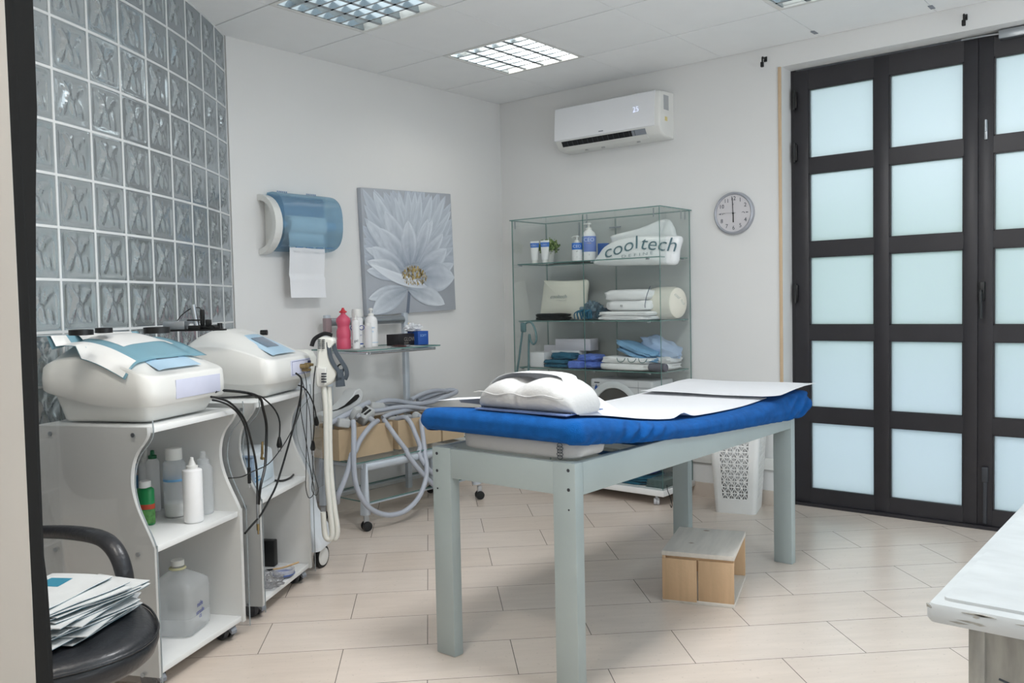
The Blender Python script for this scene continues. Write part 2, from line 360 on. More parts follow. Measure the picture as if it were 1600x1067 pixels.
REL = [[relief(i/NG, j/NG) for i in range(NG+1)] for j in range(NG+1)]
for c in range(NC):
    a0, a1 = edges[c], edges[c+1]; w_ = (a0-a1)*GR
    for r in range(NR):
        z1 = H-.002-RH*r; z0 = max(0.005, z1-RH)
        if z1 < .02: continue
        g = .0045/GR; gz = .0045
        A_, B_, Z0, Z1 = a1+g, a0-g, z0+gz, z1-gz
        for face, rad in ((1, GR+.0), (0, GR-.075)):
            vs = []; 
            for j in range(NG+1):
                for i in range(NG+1):
                    u, v = i/NG, j/NG; edge = min(u, 1-u, v, 1-v)
                    lip = 1 if edge < .06 else 0
                    k = 0 if edge < .1 else min(1, (edge-.1)/.08)
                    dep = -.004*(1-lip) + (.0105*REL[j][i]*k)*(1 if face else -1)
                    if lip: dep = -.002 if edge < .02 else .0
                    vs.append(gp(A_+(B_-A_)*u, rad+(dep if face else -dep), Z0+(Z1-Z0)*v))
            fs = []
            for j in range(NG):
                for i in range(NG):
                    q = (j*(NG+1)+i, j*(NG+1)+i+1, (j+1)*(NG+1)+i+1, (j+1)*(NG+1)+i); fs.append(q if face == 0 else tuple(reversed(q)))
            gb.add(vs, fs, 0)
GBM = bpy.data.materials.new('glass_block'); GBM.use_nodes = True; n = GBM.node_tree.nodes; L = GBM.node_tree.links; n.clear()
out = n.new('ShaderNodeOutputMaterial'); tr = n.new('ShaderNodeBsdfRefraction'); tr.inputs['IOR'].default_value = 1.18; tr.inputs['Roughness'].default_value = .03; tr.inputs[0].default_value = (.86, .9, .9, 1)
df = n.new('ShaderNodeBsdfDiffuse'); df.inputs[0].default_value = lin((.74, .75, .75)); gl = n.new('ShaderNodeBsdfGlossy'); gl.inputs['Roughness'].default_value = .16; gl.inputs[0].default_value = (.62, .68, .72, 1)
fr = n.new('ShaderNodeFresnel'); fr.inputs['IOR'].default_value = 1.5; m1 = n.new('ShaderNodeMixShader'); m1.inputs[0].default_value = .42; m2 = n.new('ShaderNodeMixShader')
L.new(tr.outputs[0], m1.inputs[1]); L.new(df.outputs[0], m1.inputs[2]); mk = n.new('ShaderNodeMath'); mk.operation = 'MULTIPLY'; mk.inputs[1].default_value = .62; L.new(fr.outputs[0], mk.inputs[0]); L.new(mk.outputs[0], m2.inputs[0]); L.new(m1.outputs[0], m2.inputs[1]); L.new(gl.outputs[0], m2.inputs[2]); L.new(m2.outputs[0], out.inputs[0])
MORT = mat('white_grout', (.84, .85, .85), .7)
# mortar grid between the blocks
for a in edges: gb.loft([[gp(a-.0048/GR, GR+.001, z), gp(a+.0048/GR, GR+.001, z), gp(a+.0048/GR, GR-.078, z), gp(a-.0048/GR, GR-.078, z)] for z in (0, H+.0)], mi=1)
for r in range(NR+1):
    z = max(.006, H-.002-RH*r)
    rings = []
    for k in range(45):
        a = edges[0]+(edges[-1]-edges[0])*k/44; rings.append([gp(a, GR+.0008, z-.0048), gp(a, GR+.0008, z+.0048), gp(a, GR-.078, z+.0048), gp(a, GR-.078, z-.0048)])
    gb.loft(rings, mi=1)
structure(gb.build('wall_glass_block', [GBM, MORT], smooth=50))

# ---- ceiling light fittings with mirror louvres
LOUV = mat('mirror_louvre', (.60, .63, .65), .22, metal=1)
def fitting(i, j, label):
    x0, y1 = SX+.6*i, SY-.6*j; t = thing('ceiling_light', (x0+.3, y1-.3, H), 0, label, 'ceiling light', 'recessed ceiling lights')
    X0, X1, Y0, Y1 = x0+.012, x0+.588, y1-.588, y1-.012
    b = MB()
    b.box((x0+.002, Y0-.010, H-.002), (x0+.598, Y0+.012, H+.01)); b.box((x0+.002, Y1-.012, H-.002), (x0+.598, Y1+.010, H+.01))
    b.box((x0+.002, Y0+.012, H-.002), (X0+.012, Y1-.012, H+.01)); b.box((X1-.012, Y0+.012, H-.002), (x0+.598, Y1-.012, H+.01)); b.build('frame', WHITE, t, smooth=0)
    b = MB(); b.box((X0, Y0, H+.11), (X1, Y1, H+.115)); b.box((X0-.004, Y0, H+.012), (X0, Y1, H+.11)); b.box((X1, Y0, H+.012), (X1+.004, Y1, H+.11)); b.box((X0, Y0-.004, H+.012), (X1, Y0, H+.11)); b.box((X0, Y1, H+.012), (X1, Y1+.004, H+.11))
    b.build('housing', WHITE, t, smooth=0)
    b = MB(); n_ = 4
    for k in range(n_+1):     # parabolic reflectors along y
        xc = X0+.012+(X1-X0-.024)*k/n_
        pr = [(-.022, .003), (.022, .003), (.012, .02), (.005, .045), (-.005, .045), (-.012, .02)] if 0 < k < n_ else [(-.004, .003), (.018, .003), (.008, .02), (.002, .045), (-.004, .045)]
        if k == n_: pr = [(-x, z) for x, z in reversed(pr)]
        b.prism([(xc+x*.55, Y0+.012, H+z) for x, z in pr], (0, Y1-Y0-.024, 0))
    for k in range(1, 7):     # cross blades
        yc = Y0+.012+(Y1-Y0-.024)*k/7
        b.prism([(X0+.012, yc-.007, H+.003), (X0+.012, yc+.007, H+.003), (X0+.012, yc+.002, H+.042), (X0+.012, yc-.002, H+.042)], (X1-X0-.024, 0, 0))
    b.build('louvre', LOUV, t, smooth=30)
    TUBE = mat('lamp_tube', (.95, .95, .93), .4, emit=(1, .98, .95), es=.30)
    for k in range(n_):
        xc = X0+.012+(X1-X0-.024)*(k+.5)/n_; MB().cyl((xc, Y0+.02, H+.07), (xc, Y1-.02, H+.07), .013).build('lamp_tube', TUBE, t)
fitting(0, 0, 'square louvred ceiling light nearest the room corner, in front of the air conditioner')
fitting(0, 2, 'square louvred ceiling light beside the glass block wall, at the top left')
fitting(3, 0, 'square louvred ceiling light cut by the top edge, in front of the dark door')

# ---- the glazed double door
def door(n0, x0, x1, cols, hinge):
    y0, y1 = .12, .17; b = MB(); zr = [.10+.4865*k for k in range(5)]
    t = MB()
    xs = [x0] + [c for p in cols for c in p] + [x1]
    for k in range(0, len(xs), 2): b.rbox((xs[k], y0, .02), (xs[k+1], y1, DZ-.012), .004)
    zs = [(.02, .10)] + [(zr[k]+.401, zr[k]+.4865) for k in range(4)] + [(zr[4]+.401+.0, DZ-.012)]
    zs[0] = (.02, .103)
    for (a, c) in cols:
        for z0, z1 in zs: b.box((a-.003, y0+.002, z0), (c+.003, y1-.002, z1))
        for k in range(5):      # glazing beads
            Z0, Z1 = zr[k], zr[k]+.401; g = .006
            b.box((a, y0+.006, Z0), (a+g, y1-.01, Z1)); b.box((c-g, y0+.006, Z0), (c, y1-.01, Z1)); b.box((a, y0+.006, Z0), (c, y1-.01, Z0+g)); b.box((a, y0+.006, Z1-g), (c, y1-.01, Z1))
    d = structure(b.build(n0, FRAME, smooth=30))
    for (a, c) in cols:
        for k in range(5):
            MB().box((a-.002, .142, zr[k]-.002), (c+.002, .148, zr[k]+.403)).build('pane', PANE, d, smooth=0)
    return d
PANE = bpy.data.materials.new('frosted_pane'); PANE.use_nodes = True; n = PANE.node_tree.nodes; L = PANE.node_tree.links; n.clear()
out = n.new('ShaderNodeOutputMaterial'); tl = n.new('ShaderNodeBsdfTranslucent'); tl.inputs[0].default_value = (.93, .96, .96, 1)
rf = n.new('ShaderNodeBsdfRefraction'); rf.inputs['Roughness'].default_value = .75; rf.inputs['IOR'].default_value = 1.12; rf.inputs[0].default_value = (.9, .94, .94, 1)
gl = n.new('ShaderNodeBsdfGlossy'); gl.inputs['Roughness'].default_value = .35; m1 = n.new('ShaderNodeMixShader'); m1.inputs[0].default_value = .35; m2 = n.new('ShaderNodeMixShader'); m2.inputs[0].default_value = .05
L.new(tl.outputs[0], m1.inputs[1]); L.new(rf.outputs[0], m1.inputs[2]); L.new(m1.outputs[0], m2.inputs[1]); L.new(gl.outputs[0], m2.inputs[2]); L.new(m2.outputs[0], out.inputs[0])
d1 = door('door_1', 2.162, 3.1362, [(2.245, 2.613), (2.695, 3.067)], 0)
d2 = door('door_2', 3.1368, 4.115, [(3.208, 3.580), (3.662, 4.034)], 1)
b = MB(); b.box((DX0+.001, .135, 0), (2.160, .20, DZ-.002)); b.box((4.117, .135, 0), (DX1-.001, .20, DZ-.002)); b.box((DX0+.001, .175, DZ-.014), (DX1-.001, .20, DZ-.001)); b.box((DX0+.001, .10, 0), (DX1-.001, .20, .018))
structure(b.build('trim_4', FRAME, smooth=0))
for z0, z1 in ((2.335, 2.45), (2.03, 2.145), (1.205, 1.32)):
    b = MB(); b.cyl((2.165, .108, z0), (2.165, .108, z1), .009); b.rbox((2.158, .105, z0+.01), (2.182, .121, z1-.01), .003); b.build('hinge', BLACK, d1)
b = MB(); b.rbox((3.145, .10, 1.20), (3.172, .121, 1.30), .004); b.tube([(3.158, .10, 1.25), (3.158, .075, 1.25), (3.158, .07, 1.235), (3.158, .07, 1.11)], .0085, smooth=0); b.build('door_handle', BLACK, d2)
b = MB(); b.rbox((3.166, .108, .03), (3.184, .121, .30), .003); b.rbox((3.160, .104, .25), (3.190, .118, .33), .004); b.build('floor_bolt', DKGREY, d2)
b = MB(); b.rbox((3.166, .106, 2.03), (3.182, .121, 2.13), .004); b.cyl((3.174, .104, 2.07), (3.174, .104, 2.13), .006); b.build('bolt', ALU, d2)
b = MB(); b.rbox((3.235, .075, 2.52), (3.42, .119, 2.565), .006); b.tube([(3.24, .095, 2.55), (3.17, .09, 2.552), (3.06, .105, 2.556)], .005, smooth=3); b.build('door_closer', ALU, d2)
# outside: pale paving, a hedge and a boundary wall
structure(MB().box((-4, .3, -.1), (10, 9, -.02)).build('ground_outside', mat('pale_paving', (.80, .81, .86), .8, var=.05), smooth=0))
b = MB()
for k in range(26): b.soft((-2.5+k*.4+random.uniform(-.1, .1), 3.85+random.uniform(-.15, .15), .3), (.8, .8, 1.6+random.uniform(0, .35)), amp=.25, fq=3, seed=k, e=.9, nu=18, nv=12)
tag(b.build('garden_hedge', mat('hedge_leaves', (.46, .68, .38), .8, var=.3, scale=12)), 'green hedge blurred behind the frosted door panes', 'hedge', kind='stuff')
structure(MB().box((-1, .31, 2.78), (7, 1.25, 2.9)).build('sky_blocker', mat('sky_blocker_grey', (.7, .7, .72), .8), smooth=0))  # unseen slab added to hold back sky light from the top panes
structure(MB().box((-4, 3.0, -.02), (10, 3.08, .62)).build('wall_garden', mat('garden_wall', (.80, .82, .88), .9), smooth=0))

# ================================================================== TREATMENT TABLE
TX0, TX1, TY0, TY1, TZ = 1.982, 2.602, -2.770, -1.012, .741
t = thing('treatment_table', ((TX0+TX1)/2, (TY0+TY1)/2, 0), 0, 'pale blue-grey painted wooden treatment table frame standing in the middle of the floor', 'table')
LW, LD, BH = .088, .045, .105
def screw(b, x, y, z, r=.0055): b.cyl((x, y-.0012, z), (x, y+.004, z), r, seg=12)
for (lx, ly) in ((TX0, TY0), (TX1-LW, TY0), (TX0, TY1-LD), (TX1-LW, TY1-LD)):
    b = MB(); b.rbox((lx, ly, 0), (lx+LW, ly+LD, TZ), .004); lg = b.build('leg', PALE, t)
    if ly == TY0:
        b = MB(); xx = lx+.024 if lx == TX0 else lx+LW-.026
        for zz, rr_ in ((.718, .0055), (.657, .0055), (.594, .003)): b = MB(); screw(b, xx, ly, zz, rr_); b.build('screw', DKGREY, lg)
MB().rbox((TX0+LW-.001, TY0+.002, TZ-BH), (TX1-LW+.001, TY0+.028, TZ-.002), .003).build('end_rail', PALE, t)
MB().rbox((TX0+LW-.001, TY1-.028, TZ-BH), (TX1-LW+.001, TY1-.002, TZ-.002), .003).build('end_rail', PALE, t)
MB().rbox((TX1-.03, TY0+LD, TZ-BH), (TX1-.001, TY1-LD, TZ-.001), .003).build('side_rail', PALE, t)
MB().rbox((TX0+.001, TY0+LD, TZ-BH), (TX0+.03, TY1-LD, TZ-.001), .003).build('side_rail', PALE, t)
b = MB()
for k in range(7): b.box((TX0+.031, TY0+.30+k*.225, TZ-.045), (TX1-.031, TY0+.37+k*.225, TZ-.025))
b.build('slat', PALE, t)
# ---- mattress in blue terry cover
def lerp(tab, x):
    for (a, va), (c, vc) in zip(tab, tab[1:]):
        if x <= c: return va + (vc-va)*max(0, (x-a)/(c-a))
    return tab[-1][1]
def smooth_lerp(tab, x, h=.10): return (lerp(tab, x-h)+2*lerp(tab, x)+lerp(tab, x+h))/4
TOPZ = [(-2.86, .880), (-2.70, .876), (-2.55, .856), (-2.35, .822), (-2.10, .791), (-1.8, .778), (-1.5, .776), (-1.25, .786), (-1.0, .803), (-.85, .803)]
RIMZ = [(-2.86, .806), (-2.66, .788), (-2.39, .755), (-1.97, .722), (-1.51, .699), (-1.02, .676), (-.85, .690)]
def topz(y): return smooth_lerp(TOPZ, y)
MX0, MX1, MY0, MY1 = 1.945, 2.642, -2.812, -.885
b = MB(); rings = []; NY = 280
for j in range(NY+1):
    y = MY0 + (MY1-MY0)*(.5-.5*math.cos(PI*j/NY))
    e0 = min(1, (y-MY0)/.045); e1 = min(1, (MY1-y)/.05); ee = math.sqrt(max(0, 1-(1-min(e0, e1))**2))
    zt, zr = topz(y), smooth_lerp(RIMZ, y)
    mid = zr+.5*(zt-zr)
    inset = .05*(1-ee)
    x0, x1 = MX0+inset, MX1-inset; h = (zt-zr)
    zt2 = mid+(zt-mid)*(.25+.75*ee); zr2 = mid+(zr-mid)*(.35+.65*ee)
    ring = []
    floor_in = .752 if y < -2.45 else .7435
    if y < -2.3: floor_in = max(.7435, smooth_lerp(RIMZ, y)+.004)
    NS = 14
    def side(sx, x, up):
        out_ = []
        for k in range(NS+1):
            a = PI*k/NS     # from top edge round to the rim
            zz = mid + (zt2-mid)*math.cos(a) if a < PI/2 else mid + (mid-zr2)*math.cos(a)
            bul = math.sin(a)**.8
            xx = x - sx*.04 + sx*.04*bul
            ruf = 0
            if a > PI*.45:
                g = (a-PI*.45)/(PI*.55)
                fr = 1 if (y < -2.3 or y > -1.25) else .35
                ruf = g*fr*(.008*math.sin(y*95+a*3+sx)+.005*math.sin(y*51+1.7-a*2))
            wr = .004*mnoise.noise(Vector((y*5+a*1.3, a*2, sx)))
            if -2.62 < y < -2.2 and sx > 0: wr += .010*math.sin((y+a*.045)*72)*max(0, math.sin((y+2.62)/.42*PI))*math.sin(a)
            if -1.2 < y and sx > 0: wr += .011*math.sin((y+a*.10)*48)*min(1, (y+1.2)/.1)*math.sin(a)
            out_.append((xx+sx*(ruf+wr), y, zz))
        return out_
    R_ = side(1, x1, 1); L_ = side(-1, x0, 1)
    top = []
    for k in range(1, 12):
        u = k/12; xx = (x0+.04)+(x1-.04-x0-.04)*u
        top.append((xx, y, zt2 + .006*math.sin(PI*u)*ee + .0015*mnoise.noise(Vector((xx*9, y*9, 0)))))
    inner = max(zr2, floor_in) if y < -2.3 else (floor_in if y < TY1+.02 else zr2+.01)
    if y > TY1+.02: inner = max(zr2+.008, .7435-(y-TY1)*2*.0)
    inn_x1, inn_x0 = min(x1-.026, TX1+.008), max(x0+.026, TX0-.008)
    under = [(inn_x1, y, zr2+.004), (inn_x1, y, max(inner, zr2+.004)), (2.45, y, max(inner, zr2+.004)), (2.15, y, max(inner, zr2+.004)), (inn_x0, y, max(inner, zr2+.004)), (inn_x0, y, zr2+.004)]
    rings.append(top + R_ + under + list(reversed(L_)))
b.loft(rings)
mt = b.build('mattress', BLUE, origin=(2.29, -1.85, .7435), smooth=60)
tag(mt, 'thin mattress in a fitted blue terry cover with gathered edge, on the treatment table', 'mattress')
# folded white cushion wedged under the head of the mattress
b = MB(); b.soft((2.345, -2.655, TZ+.001), (.50, .19, .062), amp=.03, fq=2.2, e=.35, seed=3, nu=40)
o = b.build('wedge_cushion', PILLOW, origin=(2.345, -2.655, TZ)); tag(o, 'flat white cushion squeezed between the table frame and the raised mattress head', 'cushion')
b = MB()
for k in range(5):
    b.tube([(2.530+.012*math.cos(a_)*(1 if k % 2 else .8), -2.748-.0015, .752+.0095*k+.007*math.sin(a_)) for a_ in [x*PI/3 for x in range(6)]], .0011, seg=5, smooth=3, closed=True)
b.build('embroidery', INK, o)
# ---- contoured white pillow
PXc, PYc = 2.383, -2.665
b = MB(); NU, NV = 56, 24
def pil(u, v):   # closed ring loft over x; v around section
    pass
rings = []
for i in range(NU+1):
    s_ = i/NU; x = -.200+.40*s_; ed = math.sqrt(max(0, 1-abs(2*s_-1)**3.2)); wave = 1-.20*math.exp(-((x+.02)/.045)**2)+.05*math.exp(-((x-.10)/.07)**2)
    hh = .104*ed*wave+.006; dd = .115*(.55+.45*ed)
    ring = []
    for k in range(28):
        a = 2*PI*k/28; c_, s2 = math.cos(a), math.sin(a)
        yy = dd*math.copysign(abs(c_)**.7, c_); zz = hh*.5*(1+math.copysign(abs(s2)**.75, s2))
        pinch = .004*math.exp(-((x+.02)/.012)**2)
        wr = .0025*mnoise.noise(Vector((x*30, a*2.5, 1)))+.0018*math.sin((x+.02)*220)*math.exp(-((x+.02)/.035)**2)*(1 if c_ < 0 else .3)
        ring.append((PXc+x, PYc+yy*(1-.02*wave)+wr-pinch*c_, .886-(.0 if yy < 0 else .0)+zz-((yy+dd)*.0)))
    rings.append(ring)
b.loft(rings)
pl = b.build('contour_pillow', PILLOW, origin=(PXc, PYc, .886)); tag(pl, 'white butterfly-shaped head pillow with pinched middle on the blue mattress', 'pillow')
b = MB(); b.tube([(PXc-.185+.37*k/20, PYc-.113-.004*math.sin(PI*k/20), .945+.004*math.sin(k*.9)) for k in range(21)], .0022, seg=6, smooth=2); b.build('seam', PILLOW, pl)
b = MB()
rings = [[(PXc+x, PYc-.108, .8862), (PXc+x, PYc+.10, .8862), (PXc+x, PYc+.10, .889), (PXc+x, PYc-.110, .893-.004*abs(x)*4)] for x in [-.19+.38*k/10 for k in range(11)]]
b.loft(rings); b.build('blue_base', mat('blue_underside', (.45, .53, .70), .9), pl, smooth=60)
# ---- paper sheets
def sheet(name, label, P, bend, n=(28, 36), parent=None):
    """P: corner function (u,v)->point"""
    b = MB(); b.grid(P, n[0], n[1], thick=(0, 0, .0012)); o = b.build(name, PAPER, origin=P(.5, .5), smooth=60); tag(o, label, 'paper sheet'); return o
def pillow_top(x, y):
    s_ = (x-PXc+.200)/.40
    if not 0 < s_ < 1: return 0
    ed = math.sqrt(max(0, 1-abs(2*s_-1)**3.2)); dd = .115*(.55+.45*ed); c_ = (y-PYc)/dd
    if c_ < 0: c_ = 0
    k = 1 if c_ <= 0 else math.sqrt(max(0, 1-min(1, c_)**(2/.7)))
    return (.886-topz(y))*0+(.104*ed+.006)*.5*(1+k**.75)+.012
def paper1(u, v):
    # long sheet along the table; its head end lies over the rear half of the pillow
    x = 1.965 + u*.605; y0 = -2.715+.02*u
    y = y0 + (-1.235-.02*u-y0)*v**1.25
    z = topz(y)+.006
    pt = pillow_top(x, min(y, PYc)) if y < PYc+.02 else pillow_top(x, y)
    ridge = pillow_top(x, PYc); fall = max(0, 1-max(0, y-PYc-.03)/.36)
    ledge = .008+.020*max(0, min(1, (x-1.965)/.22)) if x < 2.2 else 0
    h_ = max(pt, ridge*fall**1.1, ledge*fall)
    zz = max(z, .886 + h_ if y < PYc+.06 else z + h_*1.0)
    if y >= PYc+.06: zz = z + max(ridge*fall**1.1, ledge*fall)
    g = min(1, max(0, (2.572-x)/.075)); g = g*g*(3-2*g); k2 = 1 if y < PYc-.0 else 1-min(1, (y-PYc)/.10)
    zz = z + (zz-z)*(g + (1-g)*k2*0)
    zz += .018*math.exp(-((y+2.02)/.05)**2)*math.exp(-((u-1)/.12)**2)
    zz += .002*mnoise.noise(Vector((x*4, y*3, 2)))+.002
    return Vector((x, y, zz))
sheet('paper_sheet', 'long white paper sheet draped from the pillow down the middle of the blue mattress', paper1, 0, (36, 60))
def paper2(u, v):
    x = 1.985+u*.655; y = -1.40+.12*u*0 + (.50)*v
    y = -1.36 + .49*v + .03*u
    z = topz(y)+.021+.004*math.sin(u*7+v*2)*(.5)
    if u > .93: z += .004*(u-.93)/.07
    if v < .12: z += .006*(1-v/.12)
    return Vector((x, y, z+.002*mnoise.noise(Vector((x*5, y*7, 5)))))
sheet('paper_sheet', 'shorter white paper sheet over the foot end of the mattress, overlapping the long one', paper2, 0, (24, 24))

# ================================================================== WOODEN CRATE UNDER THE TABLE
A_, B_, C_ = Vector((2.364, -1.836, 0)), Vector((2.641, -1.745, 0)), Vector((2.548, -1.355, 0))
ax = (B_-A_).normalized(); ay = Vector((-ax.y, ax.x, 0)); rz = math.atan2(ax.y, ax.x)
t = thing('wooden_crate', tuple(A_+ax*.145+ay*.2), rz, 'small pine box open on one side, on the floor under the treatment table', 'wooden box')
def wood(name, c, sc_=(1, 10, 10), knots=True):
    if name in MATS: return MATS[name]
    m = mat(name, c, .6, var=.07, scale=4, stretch=sc_, bump=.08, bscale=60); n = m.node_tree.nodes; L = m.node_tree.links
    b_ = n['Principled BSDF']; src = b_.inputs['Base Color'].links[0].from_socket
    tc = n.new('ShaderNodeTexCoord'); vo = n.new('ShaderNodeTexVoronoi'); vo.inputs['Scale'].default_value = 7; mp = n.new('ShaderNodeMapping'); mp.inputs['Scale'].default_value = (1, 1.5, 1); L.new(tc.outputs['Object'], mp.inputs[0]); L.new(mp.outputs[0], vo.inputs['Vector'])
    mr = n.new('ShaderNodeMapRange'); mr.inputs[1].default_value = .07; mr.inputs[2].default_value = .12; mr.inputs[3].default_value = .75; mr.inputs[4].default_value = 0; mr.clamp = True; L.new(vo.outputs['Distance'], mr.inputs[0])
    mx = n.new('ShaderNodeMix'); mx.data_type = 'RGBA'; L.new(mr.outputs[0], mx.inputs[0]); L.new(src, mx.inputs[6]); mx.inputs[7].default_value = lin((.50, .36, .24)); L.new(mx.outputs[2], b_.inputs['Base Color']); return m
WOODR = wood('pine_board', (.80, .67, .53), (12, 12, 1)); WOODG = wood('weathered_pine', (.84, .81, .77), (10, 1.2, 10))
MT = Matrix.Translation(t.location) @ Matrix.Rotation(rz, 4, 'Z')
def lb(): b = MB(); b.T = MT; return b
lb().rbox((-.146, -.20, .192), (.146, .20, .211), .0015).build('top_board', WOODG, t)
lb().rbox((-.146, -.20, .0), (.146, .20, .016), .0015).build('bottom_board', WOODG, t)
lb().rbox((-.144, -.199, .0165), (-.130, .199, .1915), .0015).build('side_board', WOODR, t)
lb().rbox((-.128, .185, .0165), (.144, .199, .1915), .0015).build('side_board', WOODR, t)
for x0, x1, dy in ((-.144, -.004, 0), (.002, .144, .004)):
    lb().rbox((x0, -.203+dy, .010), (x1, -.190+dy, .182), .0015).build('front_board', WOODR, t)
lb().rbox((-.128, -.189, .165), (.144, -.178, .1915), .0015).build('batten', WOODR, t)

# ================================================================== LAUNDRY BASKET
o0 = Vector((2.08, -.278, 0)); bl = Vector((1.857, -.34, 0)); bx = (o0-bl).normalized(); by = Vector((-bx.y, bx.x, 0)); rzb = math.atan2(bx.y, bx.x)
ctr = (bl+o0)/2+by*.13; t = thing('laundry_basket', tuple(ctr), rzb, 'tall white plastic laundry basket with triangle lattice sides, by the back wall', 'laundry basket')
MT = Matrix.Translation(ctr) @ Matrix.Rotation(rzb, 4, 'Z')
BHT = .56; bw, bd = .115, .13
def bskr(z, ins=0): k = 1+.30*z/BHT; r_ = .03; w_, d_ = bw*k-ins, bd*k-ins; return w_, d_
def rr(w_, d_, z, r=.028, n=4):
    out = []
    for cx, cy, a0 in ((w_-r, d_-r, 0), (-w_+r, d_-r, 90), (-w_+r, -d_+r, 180), (w_-r, -d_+r, 270)):
        for k in range(n+1): a = math.radians(a0+90*k/n); out.append((cx+r*math.cos(a), cy+r*math.sin(a), z))
    return out
BSK = mat('white_basket_plastic', (.93, .93, .92), .4, var=.01)
b = lb(); 
ZB = .085; ZT = BHT-.06
b.loft([rr(*bskr(.0), .0), rr(*bskr(.012), .006), rr(*bskr(ZB), ZB), rr(*bskr(ZB, .003), ZB), rr(*bskr(.01, .003), .009)], True, True)
b.loft([rr(*bskr(ZT), ZT), rr(*bskr(BHT), BHT), rr(*bskr(BHT, -.008), BHT+.003), rr(*bskr(BHT, -.008), BHT-.018), rr(*bskr(BHT, .003), BHT), rr(*bskr(ZT, .003), ZT), rr(*bskr(ZT), ZT)], False, False)
# corner columns
for sx in (1, -1):
    for sy in (1, -1):
        def col(z):
            w_, d_ = bskr(z); r = .028; o_ = []
            o_ += [(sx*(w_-.05), sy*d_, z)] + [(sx*(w_-r+r*math.cos(a)), sy*(d_-r+r*math.sin(a)), z) for a in [PI/2*(1-k/4) for k in range(5)]] + [(sx*w_, sy*(d_-.05), z), (sx*(w_-.003), sy*(d_-.05), z)]
            o_ += [(sx*(w_-r+(r-.003)*math.cos(a)), sy*(d_-r+(r-.003)*math.sin(a)), z) for a in [PI/2*k/4 for k in range(5)]] + [(sx*(w_-.05), sy*(d_-.003), z)]
            return o_ if sx*sy > 0 else list(reversed(o_))
        b.loft([col(ZB), col(ZT)])
b.build('body', BSK, t, smooth=50)
for axis, sg in ((0, -1), (0, 1), (1, 1), (1, -1)):
    b = lb(); S = .036
    def pt(u, z):
        w_, d_ = bskr(z); k = 1+.30*z/BHT
        return (u*k, sg*(d_-.0015), z) if axis == 0 else (sg*(w_-.0015), u*k, z)
    half = (bw if axis == 0 else bd)-.046
    hrow = S*.95; nrow = int((ZT-ZB)/hrow)
    def bar(p, q, w_=.0028):
        p, q = Vector(p), Vector(q); n_ = Vector((0, sg, 0)) if axis == 0 else Vector((sg, 0, 0)); dd = (q-p).normalized(); s_ = dd.cross(n_)*w_
        b.prism([p+s_+n_*.001, p-s_+n_*.001, q-s_+n_*.001, q+s_+n_*.001], -n_*.0035)
    for r_ in range(nrow+1):
        z = ZB+(ZT-ZB)*r_/nrow; bar(pt(-half-.012, z), pt(half+.012, z), .0035)
    nc = max(3, round(2*half/S)); st = 2*half/nc
    for r_ in range(nrow):
        z0, z1 = ZB+(ZT-ZB)*r_/nrow, ZB+(ZT-ZB)*(r_+1)/nrow; off = .5 if r_ % 2 else 0
        for c in range(-1, nc+1):
            u0 = -half+(c+off)*st; um = u0+st/2
            for (ua, ub) in ((u0, um), (u0+st, um)):
                if -half-.004 <= ua <= half+.004 and -half-.004 <= ub <= half+.004:
                    bar(pt(ua, z0), pt(ub, z1)); 
            if -half <= um <= half: bar(pt(um, z0), pt(um, z1), .0018)
            if -half <= u0 <= half: bar(pt(u0, z0), pt(u0, z1), .0018)
    for u in (-half-.006, half+.006): bar(pt(u, ZB), pt(u, ZT), .007)
    b.build('lattice_panel', BSK, t, smooth=0)
b = lb(); b.soft((0, 0, .135), (.235, .265, .33), amp=.05, fq=3, e=.45, seed=9, nu=28, nv=14); 
o = b.build('laundry', TOWEL, t); o.parent = None
o.location = t.location; o.rotation_euler = t.rotation_euler; tag(o, 'white laundry heaped inside the white lattice basket', 'laundry')

# ================================================================== AIR CONDITIONER
t = thing('air_conditioner', (1.03, 0, 2.25), 0, 'white wall-mounted air conditioner with a lit number display, below the ceiling', 'air conditioner')
ax0, ax1 = .625, 1.432
prof = [(-.001, 2.252), (-.001, 2.536), (-.135, 2.538), (-.160, 2.530), (-.165, 2.50), (-.172, 2.42), (-.176, 2.36), (-.176, 2.318), (-.172, 2.312), (-.150, 2.274), (-.132, 2.262), (-.10, 2.254), (-.05, 2.250)]
b = MB(); n_ = 24; rings = []
for x in [ax0, ax0+.004, ax0+.014] + [ax0+.014+(ax1-ax0-.028)*k/8 for k in range(1, 8)] + [ax1-.014, ax1-.004, ax1]:
    e = min(x-ax0, ax1-x); k = .94+.06*min(1, math.sqrt(max(0, e)/.014))
    rings.append([(x, y*k, 2.394+(z-2.394)*(k if y < -.02 else 1)) for y, z in prof])
b.loft(rings); b.build('body', WHITE, t, smooth=35)
b = MB(); fp = [(-.150, 2.541), (-.1665, 2.533), (-.1715, 2.50), (-.178, 2.42), (-.182, 2.36), (-.182, 2.322), (-.176, 2.318)]
rings = [[(x, y, z) for y, z in fp] + [(x, y+.006, z) for y, z in reversed(fp[1:-1])] for x in (ax0+.004, ax0+.010, ax1-.045, ax1-.038)]
b.loft(rings); fpn = b.build('front_panel', mat('ac_panel', (.90, .905, .915), .42, var=.005, spec=.3), t, smooth=35)
b = MB(); b.prism([(ax0+.055, -.168, 2.310), (ax0+.055, -.148, 2.276), (ax0+.055, -.152, 2.2735), (ax0+.055, -.174, 2.3105)], (.60, 0, 0)); ou = b.build('outlet', BLACK, t)
b = MB()
for k in range(14): x = ax0+.10+.04*k; b.prism([(x, -.1755, 2.309), (x, -.1540, 2.2735), (x, -.150, 2.2765), (x, -.170, 2.310)], (.003, 0, 0))
vn = b.build('vane_row', DKGREY, ou, smooth=0); vn['kind'] = 'stuff'
